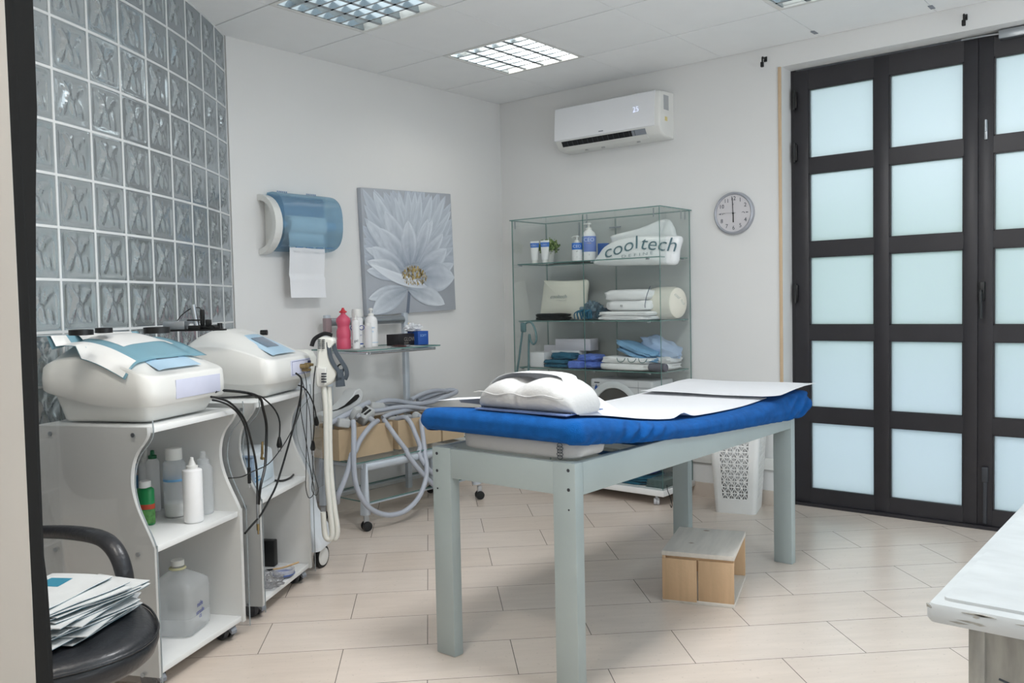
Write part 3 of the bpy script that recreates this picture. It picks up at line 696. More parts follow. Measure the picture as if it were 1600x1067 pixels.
b = MB(); b.prism([(ax0+.60, -.1745, 2.3105), (ax0+.60, -.1530, 2.2735), (ax0+.60, -.148, 2.276), (ax0+.60, -.169, 2.310)], (.10, 0, 0)); b.build('sensor_window', GREYP, ou, smooth=0)
b = MB(); b.prism([(ax0+.06, -.160, 2.2745), (ax0+.06, -.125, 2.2545), (ax0+.06, -.122, 2.2575), (ax0+.06, -.157, 2.2775)], (.64, 0, 0)); b.build('louvre', WHITE, t, smooth=0)
MB().text('25', basis((1.265, -.1805, 2.435), (1, 0, 0), (0, -.09, 1)), .046, .0008, font_w=-.0012).build('display', mat('display_light', (.9, .92, 1), .5, emit=(.80, .85, 1), es=1.1), fpn, smooth=0)
b = MB(); b.box((.985, -.1828, 2.334), (1.02, -.1815, 2.341)); b.build('nameplate', GREYP, fpn, smooth=0)
b = MB(); b.box((1.4325-.001, -.125, 2.42), (1.4335, -.065, 2.51)); b.build('side_label', mat('grey_label', (.66, .67, .68), .6), t, smooth=0)
b = MB(); b.box((1.4315, -.112, 2.352), (1.4335, -.082, 2.378)); b.build('warning_label', mat('yellow_label', (.86, .80, .55), .6), t, smooth=0)
b = MB()
for x in (.82, .95, 1.22): b = MB(); b.box((x, -.098, 2.246), (x+.02, -.085, 2.256)); b.build('clip', mat('light_grey_clip', (.7, .7, .7), .5), t, smooth=0)

# ================================================================== CLOCK
t = thing('wall_clock', (1.841, 0, 1.752), 0, 'round silver wall clock with black numerals reading six, right of the glass cabinet', 'clock')
cc = Vector((1.841, 0, 1.752))
b = MB(); b.lathe(cc, [(.126, .001), (.128, .012), (.126, .028), (.118, .034), (.112, .030), (.111, .022)], 64, axis=(0, -1, 0)); b.build('rim', mat('clock_rim', (.66, .67, .70), .35, metal=.3), t)
b = MB(); b.cyl(cc+Vector((0, -.005, 0)), cc+Vector((0, -.024, 0)), .111, seg=64); b.build('dial', mat('clock_dial', (.80, .79, .80), .6), t)
b = MB()
for h in range(1, 13):
    if h in (3, 9): continue
    b = MB(); a = PI/2-h*PI/6; b.text(str(h), basis(cc+Vector((.088*math.cos(a), -.0246, .088*math.sin(a))), (1, 0, 0), (0, 0, 1)), .034, .0006); b.build('numeral', INK, t, smooth=0)
b = MB()
for s_ in (1, -1): b.prism([cc+Vector((s_*.098, -.0245, 0)), cc+Vector((s_*.082, -.0245, .004)), cc+Vector((s_*.082, -.0245, -.004))], (0, -.0006, 0)); b.tube([cc+Vector((s_*.055, -.0248, 0)), cc+Vector((s_*.062, -.0248, .005)), cc+Vector((s_*.07, -.0248, -.003)), cc+Vector((s_*.075, -.0248, .002))], .0012, seg=5)
b.text('Y', basis(cc+Vector((0, -.0246, .052)), (1, 0, 0), (0, 0, 1)), .014, .0005)
b.build('dial_marks', INK, t, smooth=0)
b = MB(); b.prism([cc+Vector((-.0025, -.027, 0)), cc+Vector((.0025, -.027, 0)), cc+Vector((.0035, -.027, -.055)), cc+Vector((-.0035, -.027, -.055))], (0, -.001, 0)); b.cyl(cc+Vector((0, -.024, 0)), cc+Vector((0, -.032, 0)), .005); b.build('hour_hand', BLACK, t, smooth=0)
b = MB(); b.prism([cc+Vector((-.0025, -.029, -.015)), cc+Vector((.0015, -.029, -.015)), cc+Vector((-.002, -.029, .092)), cc+Vector((-.006, -.029, .092))], (0, -.001, 0)); b.build('minute_hand', BLACK, t, smooth=0)
b = MB(); b.prism([cc+Vector((.02, -.0305, -.001)), cc+Vector((.02, -.0305, .001)), cc+Vector((-.08, -.0305, .006)), cc+Vector((-.08, -.0305, .0045))], (0, -.0006, 0)); b.build('second_hand', GREYP, t, smooth=0)

# ================================================================== CURTAIN BRACKETS, CEILING CLIPS
for i, (x, z, lab) in enumerate(((2.045, 2.625, 'small black curtain rod bracket on the back wall, left of the dark door'), (3.105, 2.632, 'small black curtain rod bracket above the dark door'))):
    b = MB(); b.rbox((x-.014, -.006, z-.008), (x+.006, -.0005, z+.022), .002); b.tube([(x-.004, -.006, z+.008), (x-.004, -.03, z+.010), (x, -.055, z+.008), (x+.002, -.062, z-.004), (x+.002, -.062, z-.03)], .005, smooth=4); b.rbox((x-.008, -.070, z-.05), (x+.010, -.054, z-.02), .004)
    tag(b.build('curtain_bracket', BLACK, origin=(x, 0, z)), lab, 'bracket', 'curtain rod brackets')
for i, (x, lab) in enumerate(((SX+1.8, 'small metal clip on the ceiling edge, above the left bracket side of the door'), (SX+2.4, 'small metal clip on the ceiling edge, above the middle of the dark door'))):
    b = MB(); 
    for k in range(3): b.rbox((x-.011, -.135+k*.022, H-.0042), (x+.011, -.118+k*.022, H-.0005), .001)
    tag(b.build('ceiling_clip', GREYP, origin=(x, -.1, H)), lab, 'clip', 'metal clips on the ceiling grid')

# ================================================================== TWO SHELF CARTS
def local(t):
    M = WM(t)
    def f(): b = MB(); b.T = M; return b
    return f
PANEL = mat('cart_side_panel', (.84, .84, .83), .28, var=.01, coat=.25)
def caster(parent, lb, a, b_, name='caster', r=.035, yaw=.5):
    """grey twin-wheel castor with brake lever"""
    c = lb(); M0 = c.T @ Matrix.Translation((a, b_, 0)) @ Matrix.Rotation(yaw, 4, 'Z')
    c = MB(); c.T = M0; c.rbox((-.016, -.016, .058), (.016, .016, .070), .004); c.lathe((0, 0, .03), [(.016, 0), (.02, .012), (.02, .026), (.012, .030)], 16)
    c.prism([(-.005, -.012, .066), (.034, -.012, .060), (.052, -.012, .040), (.050, -.012, .028), (.040, -.012, .034), (.022, -.012, .050), (-.005, -.012, .05)], (0, .024, 0)); cs = c.build(name, GREYP, parent)
    for s_ in (-1, 1):
        w_ = MB(); w_.T = M0; w_.lathe((-.004, s_*.016, r), [(r-.012, -.009), (r-.003, -.010), (r, -.006), (r, .006), (r-.003, .010), (r-.012, .009), (.008, .011)], 28, axis=(0, s_, 0)); w_.build('wheel', DKGREY, cs)
def cart(O, rz, label):
    t = thing('shelf_cart', (O[0], O[1], 0), rz, label, 'shelf cart', 'white shelf carts with clear side covers'); lb = local(t); Wd = .52
    fr = [(.012, .868), (.012, .845), (.026, .820), (.055, .785), (.072, .745), (.079, .700), (.076, .66), (.062, .61), (.040, .56), (.018, .515), (.004, .48), (.002, .45), (.002, .055)]
    fr = [(p.x, p.y) for p in spline([Vector((a, c, 0)) for a, c in fr], 3)]
    ac = [(-.014, .893), (-.016, .850), (.000, .818), (.030, .785), (.050, .745), (.058, .70), (.056, .66), (.044, .61), (.022, .56), (.000, .515), (-.012, .48), (-.013, .45), (-.013, .035)]
    ac = [(p.x, p.y) for p in spline([Vector((a, c, 0)) for a, c in ac], 3)]
    for a0 in (0, Wd-.018):
        b = lb(); b.prism([(a0, .462, .055), (a0, .462, .868)] + [(a0, x, z) for x, z in fr], (.018, 0, 0)); b.build('side_panel', PANEL, t, smooth=30)
        s_ = a0-.007 if a0 == 0 else a0+.020
        b = lb(); b.prism([(s_, .475, .035), (s_, .475, .893)] + [(s_, x, z) for x, z in ac], (.005, 0, 0)); cv = b.build('side_cover', [ACRYL], t, smooth=30)
        b = lb()
        for k in range(len(ac)-1): (y0, z0), (y1, z1) = ac[k], ac[k+1]; b.prism([(s_-.0002, y0, z0), (s_-.0002, y0+.0018, z0), (s_-.0002, y1+.0018, z1), (s_-.0002, y1, z1)], (.0054, 0, 0))
        b.build('edge', mat('acrylic_edge', (.60, .63, .64), .15), cv, smooth=0)
        for sb in (.058, .372):
            for sz in (.862, .459, .064):
                if sz == .862: sz = .845
                b = lb(); sx_ = s_-.0035 if a0 == 0 else s_+.005; b.cyl((sx_, sb, sz), (sx_+.0035, sb, sz), .0075, seg=12); b.build('screw', ALU, cv)
    for z in (.868, .478, .078): b = lb(); b.rbox((.0185, .010 if z < .8 else .006, z-.020), (Wd-.0185, .455, z), .0015); b.build('shelf', WHITEM, t)
    b = lb(); b.box((.0185, .4555, .06), (Wd-.0185, .4615, .86)); b.build('back_panel', PANEL, t, smooth=0)
    for (a, c_) in ((.05, .06), (Wd-.05, .06), (.05, .41), (Wd-.05, .41)):
        caster(t, lb, a, c_, yaw=-1.9)
    return t, lb
RZ1 = math.atan2(.902, -.431); RZ2 = math.atan2(.859, -.512)
c1, l1 = cart((1.505, -3.555), RZ1, 'nearer white shelf cart with bottles and a plastic jug on its shelves')
c2, l2 = cart((1.204, -2.959), RZ2, 'farther white shelf cart, its middle shelf holding a white box, cables hanging in front')
# ---- beauty treatment consoles
def console(c, lb0, da, db, label, near):
    lbM = WM(c) @ Matrix.Translation((da, db, .868)); loc = lbM.translation
    t = thing('treatment_console', tuple(loc), c.rotation_euler.z, label, 'treatment console', 'white domed treatment consoles on carts'); lb = local(t)
    A, B = .450, .445      # local a 0..A, b 0..B, z 0 = cart top
    def ring(ins, zf, r=.055, n=6):
        o = []; r2 = max(.012, r-ins*.6)
        pts = []
        for cx, cy, a0 in ((A-ins-r2, B-ins-r2, 0), (ins+r2, B-ins-r2, 90), (ins+r2, ins+r2, 180), (A-ins-r2, ins+r2, 270)):
            for k in range(n+1): a = math.radians(a0+90*k/n); pts.append((cx+r2*math.cos(a), cy+r2*math.sin(a)))
        dense = []
        for k in range(len(pts)):
            p, q = pts[k], pts[(k+1) % len(pts)]; L_ = math.hypot(q[0]-p[0], q[1]-p[1]); m_ = max(1, int(L_/.02))
            dense += [(p[0]+(q[0]-p[0])*i/m_, p[1]+(q[1]-p[1])*i/m_) for i in range(m_)]
        return [(x, y, zf(x, y)) for x, y in dense]
    N0 = 6
    def resamp(r, N=120):
        P = [Vector(p) for p in r]; P.append(P[0]); L_ = [0]
        for p, q in zip(P, P[1:]): L_.append(L_[-1]+math.hypot(q.x-p.x, q.y-p.y))
        out_ = []; j = 0
        for k in range(N):
            s_ = L_[-1]*k/N
            while L_[j+1] < s_: j += 1
            u = (s_-L_[j])/max(1e-9, L_[j+1]-L_[j]); out_.append(P[j].lerp(P[j+1], u))
        return out_
    low = lambda x, y: smooth_lerp([(-1, .060), (.15, .060), (.24, .068), (.33, .090), (.44, .116), (1, .116)], y, .03)
    edge = lambda x, y: smooth_lerp([(-1, .150), (0, .153), (.05, .168), (.11, .190), (.19, .212), (.28, .222), (.36, .216), (.44, .188), (.5, .17)], y, .03)
    crest = lambda x, y: smooth_lerp([(-1, .152), (0, .160), (.05, .185), (.12, .225), (.20, .265), (.27, .287), (.34, .290), (.40, .272), (.44, .235), (.5, .2)], y, .03)
    R_ = lambda ins, zf: resamp(ring(ins, zf))
    b = lb(); b.loft([R_(.062, lambda x, y: .006), R_(.056, lambda x, y: .012), R_(.028, lambda x, y: low(x, y)+.006)], True, True); b.build('base', WHITE, t, smooth=50)
    mixz = lambda k: (lambda x, y: edge(x, y)+(crest(x, y)-edge(x, y))*k)
    b = lb(); b.loft([R_(.030, lambda x, y: low(x, y)+.004), R_(.006, lambda x, y: low(x, y)-.001), R_(0, lambda x, y: low(x, y)+.005), R_(-.002, lambda x, y: (low(x, y)+edge(x, y))/2), R_(.002, lambda x, y: edge(x, y)-.004), R_(.008, lambda x, y: edge(x, y)+.002), R_(.022, mixz(.12)), R_(.05, mixz(.36)), R_(.08, mixz(.62)), R_(.115, mixz(.86)), R_(.15, mixz(.97)), R_(.19, mixz(1.0))], True, True)
    sh = b.build('shell', WHITE, t, smooth=50)
    top = lambda x, y: edge(x, y)+(crest(x, y)-edge(x, y))*lerp([(0, 0), (.022, .12), (.05, .36), (.08, .62), (.115, .86), (.15, .97), (.19, 1), (1, 1)], min(x, A-x, B-y, y+.10))
    for k, (x0, x1, y0, y1, mm, nm, dz) in enumerate(((.09, .33, .035, .19, mat('pale_blue_keypad', (.67, .79, .87), .3, coat=.4), 'keypad', .0015), (.15, .27, .085, .160, mat('screen', (.46, .50, .55), .15), 'screen', .0028))):
        b = lb(); b.grid(lambda u, v: (x0+(x1-x0)*u+(.5-u)*.04*v*(1-k), y0+(y1-y0)*v, top(x0+(x1-x0)*u, y0+(y1-y0)*v)+dz), 8, 8); b.build(nm, mm, t)
    return t, lb, top, sh
k1, lk1, top1, sh1 = console(c1, l1, .022, .006, 'nearer white domed treatment console with a sheet of teal-edged film across its top', 1)
k2, lk2, top2, sh2 = console(c2, l2, .125, -.015, 'farther white domed treatment console with a connector plate and black cables plugged in front', 0)
b = lk1(); b.rbox((.125, -.0035, .076), (.385, -.0005, .140), .001); b.build('blank_plate', mat('lavender_plate', (.80, .81, .88), .35), k1)
b = lk2(); b.rbox((.185, -.0035, .078), (.400, -.0005, .146), .001); cp = b.build('connector_plate', mat('lavender_plate', (.80, .81, .88), .35), k2)
b = lk2()
for p, q in (((.195, .084), (.392, .084)), ((.195, .140), (.392, .140)), ((.195, .084), (.195, .140)), ((.392, .084), (.392, .140))): b.box((min(p[0], q[0])-.0008, -.0042, min(p[1], q[1])-.0008), (max(p[0], q[0])+.0008, -.0034, max(p[1], q[1])+.0008))
b.build('plate_border', mat('navy_print', (.22, .28, .5), .5), cp, smooth=0)
b = lk2()
for a, z, r in ((.285, .115, .011), (.335, .118, .009), (.305, .098, .008)): b.cyl((a, -.0035, z), (a, -.030, z), r, seg=14); b.cyl((a, -.030, z), (a, -.042, z), r*.7, seg=12)
b.build('connector', BRASS, cp)
b = lk2(); b.cyl((.375, -.0035, .128), (.375, -.014, .128), .007, seg=14); b.build('knob', mat('navy_plastic', (.12, .15, .3), .3), cp)
b = lk2(); b.T = b.T; b.cyl((.40-.0, .23, .262), (.405, .20, .262), .012, seg=12); b.build('cap', BLACK, k2)
# film sheet over console 1
FT = see_through('teal_film', (.62, .80, .86), .72, .10, refl=.08); FW = mat('white_film', (.90, .90, .89), .35, coat=.4)
def film(u, v):
    a = -.015+.455*u; y = .085+.40*v
    z = top1(max(.0, min(.449, a)), min(.44, y))+.007 if 0 < a < .45 else top1(.04, min(y, .44))+.0
    z = max(z, top1(.10, min(.40, y))+.004) - (.05*max(0, (.06-a)/.075)**1.5 if v < .45 else .012*max(0, (.06-a)/.075)) + .002*math.sin(u*9+v*5)
    if y > .36: z = max(z, .296)
    return Vector((a, y, z))
b = lk1()
b.grid(film, 26, 22); f1 = b.build('film_sheet', FT, origin=tuple(lk1().T @ film(.5, .5)), smooth=60, solid=.001)
tag(f1, 'glossy teal-bordered plastic sheet lying across the top of the nearer console', 'plastic sheet')
b = lk1(); b.grid(lambda u, v: film(.27+.60*u, .24+.70*v)+Vector((0, 0, .0016)), 16, 14); b.build('white_panel', FW, f1, smooth=60)
b = lk1(); b.grid(lambda u, v: film(.002+.15*u, .02+.96*v)+Vector((0, 0, .0012)), 5, 20); b.build('white_margin', FW, f1, smooth=60)
for (px, py, r, h, nm, lab) in ((127, 524, .036, .018, 'ring_electrode', 'larger black ring-shaped electrode lying on the film sheet, left one of the pair'), (146, 521, .028, .018, 'ring_electrode', 'smaller black ring-shaped electrode overlapping the larger one on the film sheet'), (245, 521, .040, .020, 'ring_electrode', 'single thick black disc lying on the film sheet toward the middle of the console')):
    p = PZ(px, py, .868+.300); b = MB(); b.lathe(p, [(r*.55, .0), (r, .001), (r*1.01, h*.5), (r, h), (r*.75, h+.001), (r*.6, h-.004), (.001, h-.004)], 32)
    if (px == 146): p = p + Vector((.012, .03, 0)); b = MB(); b.lathe(p, [(r*.55, .0), (r, .001), (r*1.01, h*.5), (r, h), (r*.75, h+.001), (r*.6, h-.004), (.001, h-.004)], 32)
    tag(b.build(nm, BLACK, origin=tuple(p)), lab, 'electrode', 'black disc electrodes on the console')
# clamp mount behind, on the farther console
p = PZ(306, 517, .868+.288); t = thing('clamp_mount', tuple(p), math.radians(35), 'black and silver clamp mount with a thin looping cable on top of the farther console', 'clamp mount'); lm = local(t)
b = lm(); b.rbox((-.13, -.02, 0), (.12, .02, .007), .002); b.rbox((-.02, -.03, .006), (.03, .03, .022), .003); b.rbox((.03, -.012, .006), (.10, .012, .018), .003); b.build('base_rail', BLACK, t)
b = lm(); b.rbox((-.125, -.024, .007), (-.035, .024, .040), .004); b.build('heat_sink', ALU, t)
b = lm(); b.cyl((.005, 0, .02), (-.008, .0, .105), .011, seg=16); b.build('post', ALU, t)
b = lm(); b.rbox((.022, -.01, .02), (.036, .01, .085), .003); b.rbox((-.03, -.013, .04), (.03, .013, .046), .002); b.rbox((.045, -.014, .018), (.062, .014, .045), .003); b.cyl((.10, 0, .0), (.10, 0, .03), .010); b.cyl((.075, -.02, .014), (.075, .02, .014), .009); b.build('clamp', BLACK, t)
b = lm(); b.tube([(-.075, 0, .042), (-.055, 0, .065), (-.02, 0, .088), (.012, 0, .093), (.024, 0, .085), (.030, 0, .05)], .0022, seg=6); b.build('thin_cable', BLACK, t)

# ---- hanging cables: each a curve in a plane just in front of the carts
def hang(name, label, pts, r, O, rz, off, mat_=None, group='black cables hanging in front of the carts', ends=None, amp=.012):
    n_ = Vector((math.sin(rz), -math.cos(rz), 0)); n_ = Vector((math.cos(rz+PI/2), math.sin(rz+PI/2), 0))
    P = []
    for k, (x, y) in enumerate(pts):
        o_ = Vector((O[0], O[1], 0)) - n_*(off+amp*math.sin(k*1.3+len(pts))); P.append(PN(x, y, o_, n_))
    b = MB(); b.tube(P, r, seg=7, smooth=5); o = b.build(name, mat_ or BLACK, origin=tuple(P[0])); tag(o, label, 'cable', group); return o, P
O1, O2 = (1.505, -3.555), (1.204, -2.959)
def plug(o, P, kind='plug'):
    p, d = P[-1], (P[-1]-P[-2]).normalized(); d = (d+Vector((0, 0, -1))*1.2).normalized()
    b = MB(); b.tube([p-d*.004, p+d*.012, p+d*.03, p+d*.040], lambda t: [.005, .009, .012, .009][min(3, int(t*3.99))], seg=10, smooth=0); b.build('plug_body', BLACK, o)
    b = MB(); M_ = frame_to(d)
    for s_ in (-.006, .006): q = p+d*.04+M_ @ Vector((s_, 0, 0)); b.cyl(q, q+d*.017, .0022, seg=8)
    b.build('plug_pin', CHROME, o)
o, P = hang('cable', 'thick black cable from under the nearer console down to a brass jack', [(330, 620), (340, 622), (359, 629), (376, 646), (385, 663), (394, 695), (400, 725), (402, 760), (402, 788)], .0042, O1, RZ1, .03)
b = MB(); p = P[-1]; b.cyl(p, p+Vector((0, 0, -.075)), .0038, seg=10); b.build('jack_sleeve', ALU, o); b = MB(); b.cyl(p+Vector((0, 0, -.075)), p+Vector((0, 0, -.10)), .0055, seg=10); b.cyl(p+Vector((0, 0, -.10)), p+Vector((0, 0, -.115)), .003, seg=10); b.build('jack_tip', BRASS, o)
o, P = hang('cable', 'black cable from under the nearer console ending in a slim black audio plug', [(332, 625), (342, 627), (357, 633), (372, 646), (383, 668), (388, 700), (389, 732)], .0036, O1, RZ1, .055)
b = MB(); p = P[-1]; b.cyl(p+Vector((0, 0, .004)), p+Vector((0, 0, -.055)), .0065, seg=10); b.build('plug_body', BLACK, o); b = MB(); b.cyl(p+Vector((0, 0, -.055)), p+Vector((0, 0, -.075)), .0022, seg=8); b.build('plug_pin', CHROME, o)
o, P = hang('cable', 'bundled black cable dropping straight down in front of the white box', [(336, 612), (348, 610), (387, 614), (406, 622), (411, 639), (416, 662), (416, 691), (414, 729), (407, 760), (404, 788)], .0055, O1, RZ1, .0)
o, P = hang('cable', 'black mains cable ending in a two-pin plug in front of the white box', [(338, 622), (370, 620), (402, 618), (416, 626), (430, 641), (437, 659), (436.5, 684)], .0033, O1, RZ1, .0); plug(o, P)
o, P = hang('cable', 'black cable from the farther console sweeping down left across the carts', [(462, 583), (470, 590), (471, 602), (469, 622), (462, 654), (452, 691), (441, 729), (431, 760), (420, 782), (407, 805), (395, 819), (383, 833)], .0042, O2, RZ2, .05)
o, P = hang('cable', 'thin black cable arcing left from the farther console to the clear side cover', [(471, 612), (467, 648), (452, 680), (437, 704), (419, 725), (396, 736), (377, 745), (357, 747)], .0022, O2, RZ2, .08)
o, P = hang('cable', 'thin black wire hanging straight from the farther console into a low loop', [(475, 581), (479, 603), (479, 672), (478, 740), (478, 762), (482, 777), (488, 775), (491, 764), (486, 740), (480, 700), (472, 655), (468, 630)], .0018, O2, RZ2, .045)
o, P = hang('cable', 'black mains cable with a moulded plug hanging at the right corner of the farther cart', [(493, 572), (490, 600), (490, 640), (491, 665), (489, 690)], .0026, O2, RZ2, .03); plug(o, P)
o, P = hang('cable', 'short black cable curving right from the farther console to a hanging plug', [(466, 602), (474, 605), (483, 616), (491, 635), (494, 652)], .0030, O2, RZ2, .02); plug(o, P)
o, P = hang('cable', 'thin black wire making a narrow loop beside the moulded plug', [(472, 594), (483, 640), (487, 690), (489, 740), (487, 764), (494, 774), (497, 762), (490, 735), (489, 712)], .0016, O2, RZ2, .06)
b = MB(); P = [PZ(x, y, .478+.006) for x, y in [(425, 750), (441, 751), (454, 746), (459, 739), (450, 735), (439, 737)]]; b.tube(P, .0045, seg=8, smooth=5)
tag(b.build('cable', BLACK, origin=tuple(P[0])), 'thick black cable end curled on the middle shelf beside the white box', 'cable', 'black cables hanging in front of the carts')
# metal crocodile clip
p = PN(410, 690, (O1[0], O1[1], 0), Vector((math.cos(RZ1+PI/2), math.sin(RZ1+PI/2), 0)))
b = MB(); b.tube([p, p+Vector((-.004, 0, -.03)), p+Vector((-.008, .0, -.065))], .0045, seg=8); b.rbox((p.x-.014, p.y-.004, p.z-.072), (p.x+.004, p.y+.004, p.z-.062), .001); b.rbox((p.x-.003, p.y-.003, p.z-.05), (p.x+.002, p.y+.003, p.z-.01), .001)
tag(b.build('crocodile_clip', BRASS, origin=tuple(p)), 'small brass crocodile clip hanging beside the bundled cable', 'clip')

# ---- bottles
def bottle(name, label, base, r, h, m_, kind='round', cap=None, capm=None, neck=.4, group=None, oval=1.0, rz=0, cat='bottle', band=None, shoulder=.12, caph=.03, pumpdir=0, mid=None, text=None):
    t = thing(name, tuple(base), rz, label, cat, group); lb = local(t)
    b = lb(); hb = h
    if kind == 'waist': prof = [(r*.9, 0), (r, .006), (r, h*.24), (r*.93, h*.27), (r*.93, h*.30), (r, h*.34), (r*.98, h*.48), (r*.80, h*.58), (r*.84, h*.64), (r*1.02, h*.74), (r*.92, h*.83), (r*.5, h*.91), (r*neck*.8, h*.94), (r*neck*.8, h)]
    else: prof = [(r*.88, 0), (r*.98, .003), (r, .010), (r, h*(1-shoulder)), (r*.95, h*(1-shoulder*.65)), (r*.75, h*(1-shoulder*.3)), (r*neck*1.1, h*(1-shoulder*.08)), (r*neck, h)]
    b.lathe((0, 0, 0), prof, 32, sy=oval); bd = b.build('body', m_, t, smooth=50)
    if kind == 'liquid': pass
    if mid:
        b = lb(); b.lathe((0, 0, 0), [(r*.9, .004), (r*.965, .010), (r*.965, h*mid), (.001, h*mid)], 28, sy=oval); b.build('liquid', mat('pale_liquid', (.90, .90, .88), .3), bd, smooth=50)
    cm = capm or WHITE
    if cap == 'screw': b = lb(); rc = r*neck*1.12; b.lathe((0, 0, h-.004), [(rc, 0), (rc*1.02, .002), (rc, caph), (rc*.9, caph+.002)], 24); b.build('cap', cm, t)
    if cap == 'flip': b = lb(); rc = r*neck*1.3; b.lathe((0, 0, h-.004), [(rc, 0), (rc, caph*.6), (rc*.55, caph*.75), (rc*.45, caph*1.5), (rc*.3, caph*1.6)], 20); b.build('cap', cm, t)
    if cap == 'cone': b = lb(); rc = r*neck*1.25; b.lathe((0, 0, h-.004), [(rc, 0), (rc, caph*.5), (rc*.7, caph*.6), (rc*.35, caph*1.3), (rc*.3, caph*1.7), (rc*.15, caph*1.75)], 20); b.build('cap', cm, t)
    if cap == 'pump':
        b = lb(); rc = r*neck*1.1; b.lathe((0, 0, h-.004), [(rc, 0), (rc, .012), (rc*.8, .016), (rc*.35, .018), (rc*.35, .034), (rc*.75, .035), (rc*.75, .044), (rc*.5, .047)], 20)
        b.tube([(0, 0, h+.036), (r*.8*math.cos(pumpdir), r*.8*math.sin(pumpdir), h+.037), (r*1.15*math.cos(pumpdir), r*1.15*math.sin(pumpdir), h+.029)], .0045, seg=8, smooth=3); b.build('pump', cm, t)
    if cap == 'dome': b = lb(); rc = r*.92; b.lathe((0, 0, h-.006), [(rc, 0), (rc, caph*.7), (rc*.9, caph), (rc*.3, caph*1.02)], 24); b.build('cap', cm, t)
    if band:
        for (z0, z1, bm) in band: b = lb(); b.lathe((0, 0, 0), [(r*1.006, h*z0), (r*1.012, h*z0+.0005), (r*1.012, h*z1-.0005), (r*1.006, h*z1)], 32, sy=oval); b.build('label_band', bm, bd, smooth=50)
    if text:
        for (s_, z, sz, tm) in text:
            d_ = (CAM-t.location); d_.z = 0; d_.normalize(); rgt = Vector((-d_.y, d_.x, 0))
            b = MB(); b.text(s_, basis(t.location+d_*(r*1.03*max(oval, .9))+Vector((0, 0, h*z)), rgt, (0, 0, 1)), sz, .0006); b.build('lettering', tm, bd, smooth=0)
    return t
GREENP = mat('green_plastic', (.10, .48, .27), .35); WB = mat('white_bottle', (.90, .90, .90), .35)
LBL = mat('pale_blue_print', (.45, .66, .82), .5)
S1 = .4785
bottle('bottle', 'green gel bottle with red label and white cap on the nearer cart', PZ(229, 819, S1)+Vector((-.0, .0, 0)), .033, .137, GREENP, cap='screw', neck=.55, caph=.022, oval=.75, rz=RZ1, group='bottles on the nearer cart', band=[(.42, .55, mat('red_label', (.66, .25, .16), .5)), (.05, .40, mat('gold_green_label', (.30, .50, .26), .5, var=.35, scale=60))], shoulder=.1)
bottle('bottle', 'white bottle with a light blue band behind the green gel bottle', PZ(210, 800, S1)+Vector((-.085, .035, 0)), .027, .205, WB, cap='dome', neck=.6, caph=.01, group='bottles on the nearer cart', band=[(.72, .84, LBL), (.35, .62, LBL)])
bottle('bottle', 'white bottle with slim white spout cap at the back left of the nearer cart shelf', PZ(236, 802, S1)+Vector((-.06, .02, 0)), .026, .19, FROSTB, cap='cone', neck=.5, group='bottles on the nearer cart')
bottle('bottle', 'white frosted bottle with dark green flip cap on the nearer cart shelf', PZ(252, 801, S1)+Vector((-.05, 0, 0)), .024, .205, FROSTB, cap='flip', capm=mat('dark_green_cap', (.08, .40, .25), .35), neck=.5, group='bottles on the nearer cart', caph=.02)
bottle('bottle', 'largest clear round bottle with white screw cap and blue printed band, partly full', PZ(275, 806, S1), .040, .215, CLEARB, cap='screw', neck=.66, caph=.042, group='bottles on the nearer cart', mid=.24, band=[(.62, .66, LBL)], shoulder=.1)
bottle('bottle', 'opaque white dispenser bottle with spout cap at the front of the nearer cart shelf', PZ(303, 815, S1), .0345, .195, WB, cap='cone', neck=.48, caph=.025, group='bottles on the nearer cart', shoulder=.04)
bottle('bottle', 'empty clear bottle with clear dome cap, rightmost on the nearer cart shelf', PZ(325, 803, S1)+Vector((-.02, 0, 0)), .032, .19, CLEARB, cap='flip', capm=CLEARB, neck=.5, group='bottles on the nearer cart')
# jug on the bottom shelf
p = PZ(292, 985, .079); p = p + Vector((-.03, -.01, 0)); t = thing('plastic_jug', tuple(p), RZ1+.15, 'empty translucent square plastic jug with white cap on the nearer cart bottom shelf', 'jug'); lb = local(t)
def sq(w_, d_, z, r=.025, cx=0, cy=0):
    o = []
    for x, y, a0 in ((w_/2-r, d_/2-r, 0), (-w_/2+r, d_/2-r, 90), (-w_/2+r, -d_/2+r, 180), (w_/2-r, -d_/2+r, 270)):
        for k in range(5): a = math.radians(a0+22.5*k); o.append((x+cx+r*math.cos(a), y+cy+r*math.sin(a), z))
    return o
b = lb(); rings = [sq(.15, .15, .001), sq(.168, .168, .010), sq(.172, .172, .03), sq(.172, .172, .06), sq(.166, .166, .065), sq(.172, .172, .070), sq(.175, .175, .155, .03), sq(.168, .168, .178, .034), sq(.12, .12, .198, .035), sq(.075, .075, .214, .03), sq(.048, .048, .224, .0225), sq(.045, .045, .240, .022)]
for ri, rg in enumerate(rings): rings[ri] = [(x*(1+.03*mnoise.noise(Vector((x*18, y*18, z*18)))), y*(1+.03*mnoise.noise(Vector((x*15, z*19, 4)))), z) for x, y, z in rg]
b.loft(rings); jb = b.build('body', see_through('jug_plastic', (.985, .99, .993), .28, .2, refl=.04), t, smooth=50)
b = lb(); b.lathe((0, 0, .238), [(.024, 0), (.024, .018), (.022, .020)], 24); b.build('cap', WHITE, t)
b = lb(); b.lathe((0, 0, .224), [(.028, 0), (.031, .003), (.028, .008)], 24); b.build('cap_ring', mat('yellowed_ring', (.86, .84, .68), .5), t)
b = lb(); Mx = basis((-.0885, .0, .095), (0, -1, 0), (0, 0, 1)); Mf = Matrix.Identity(4)
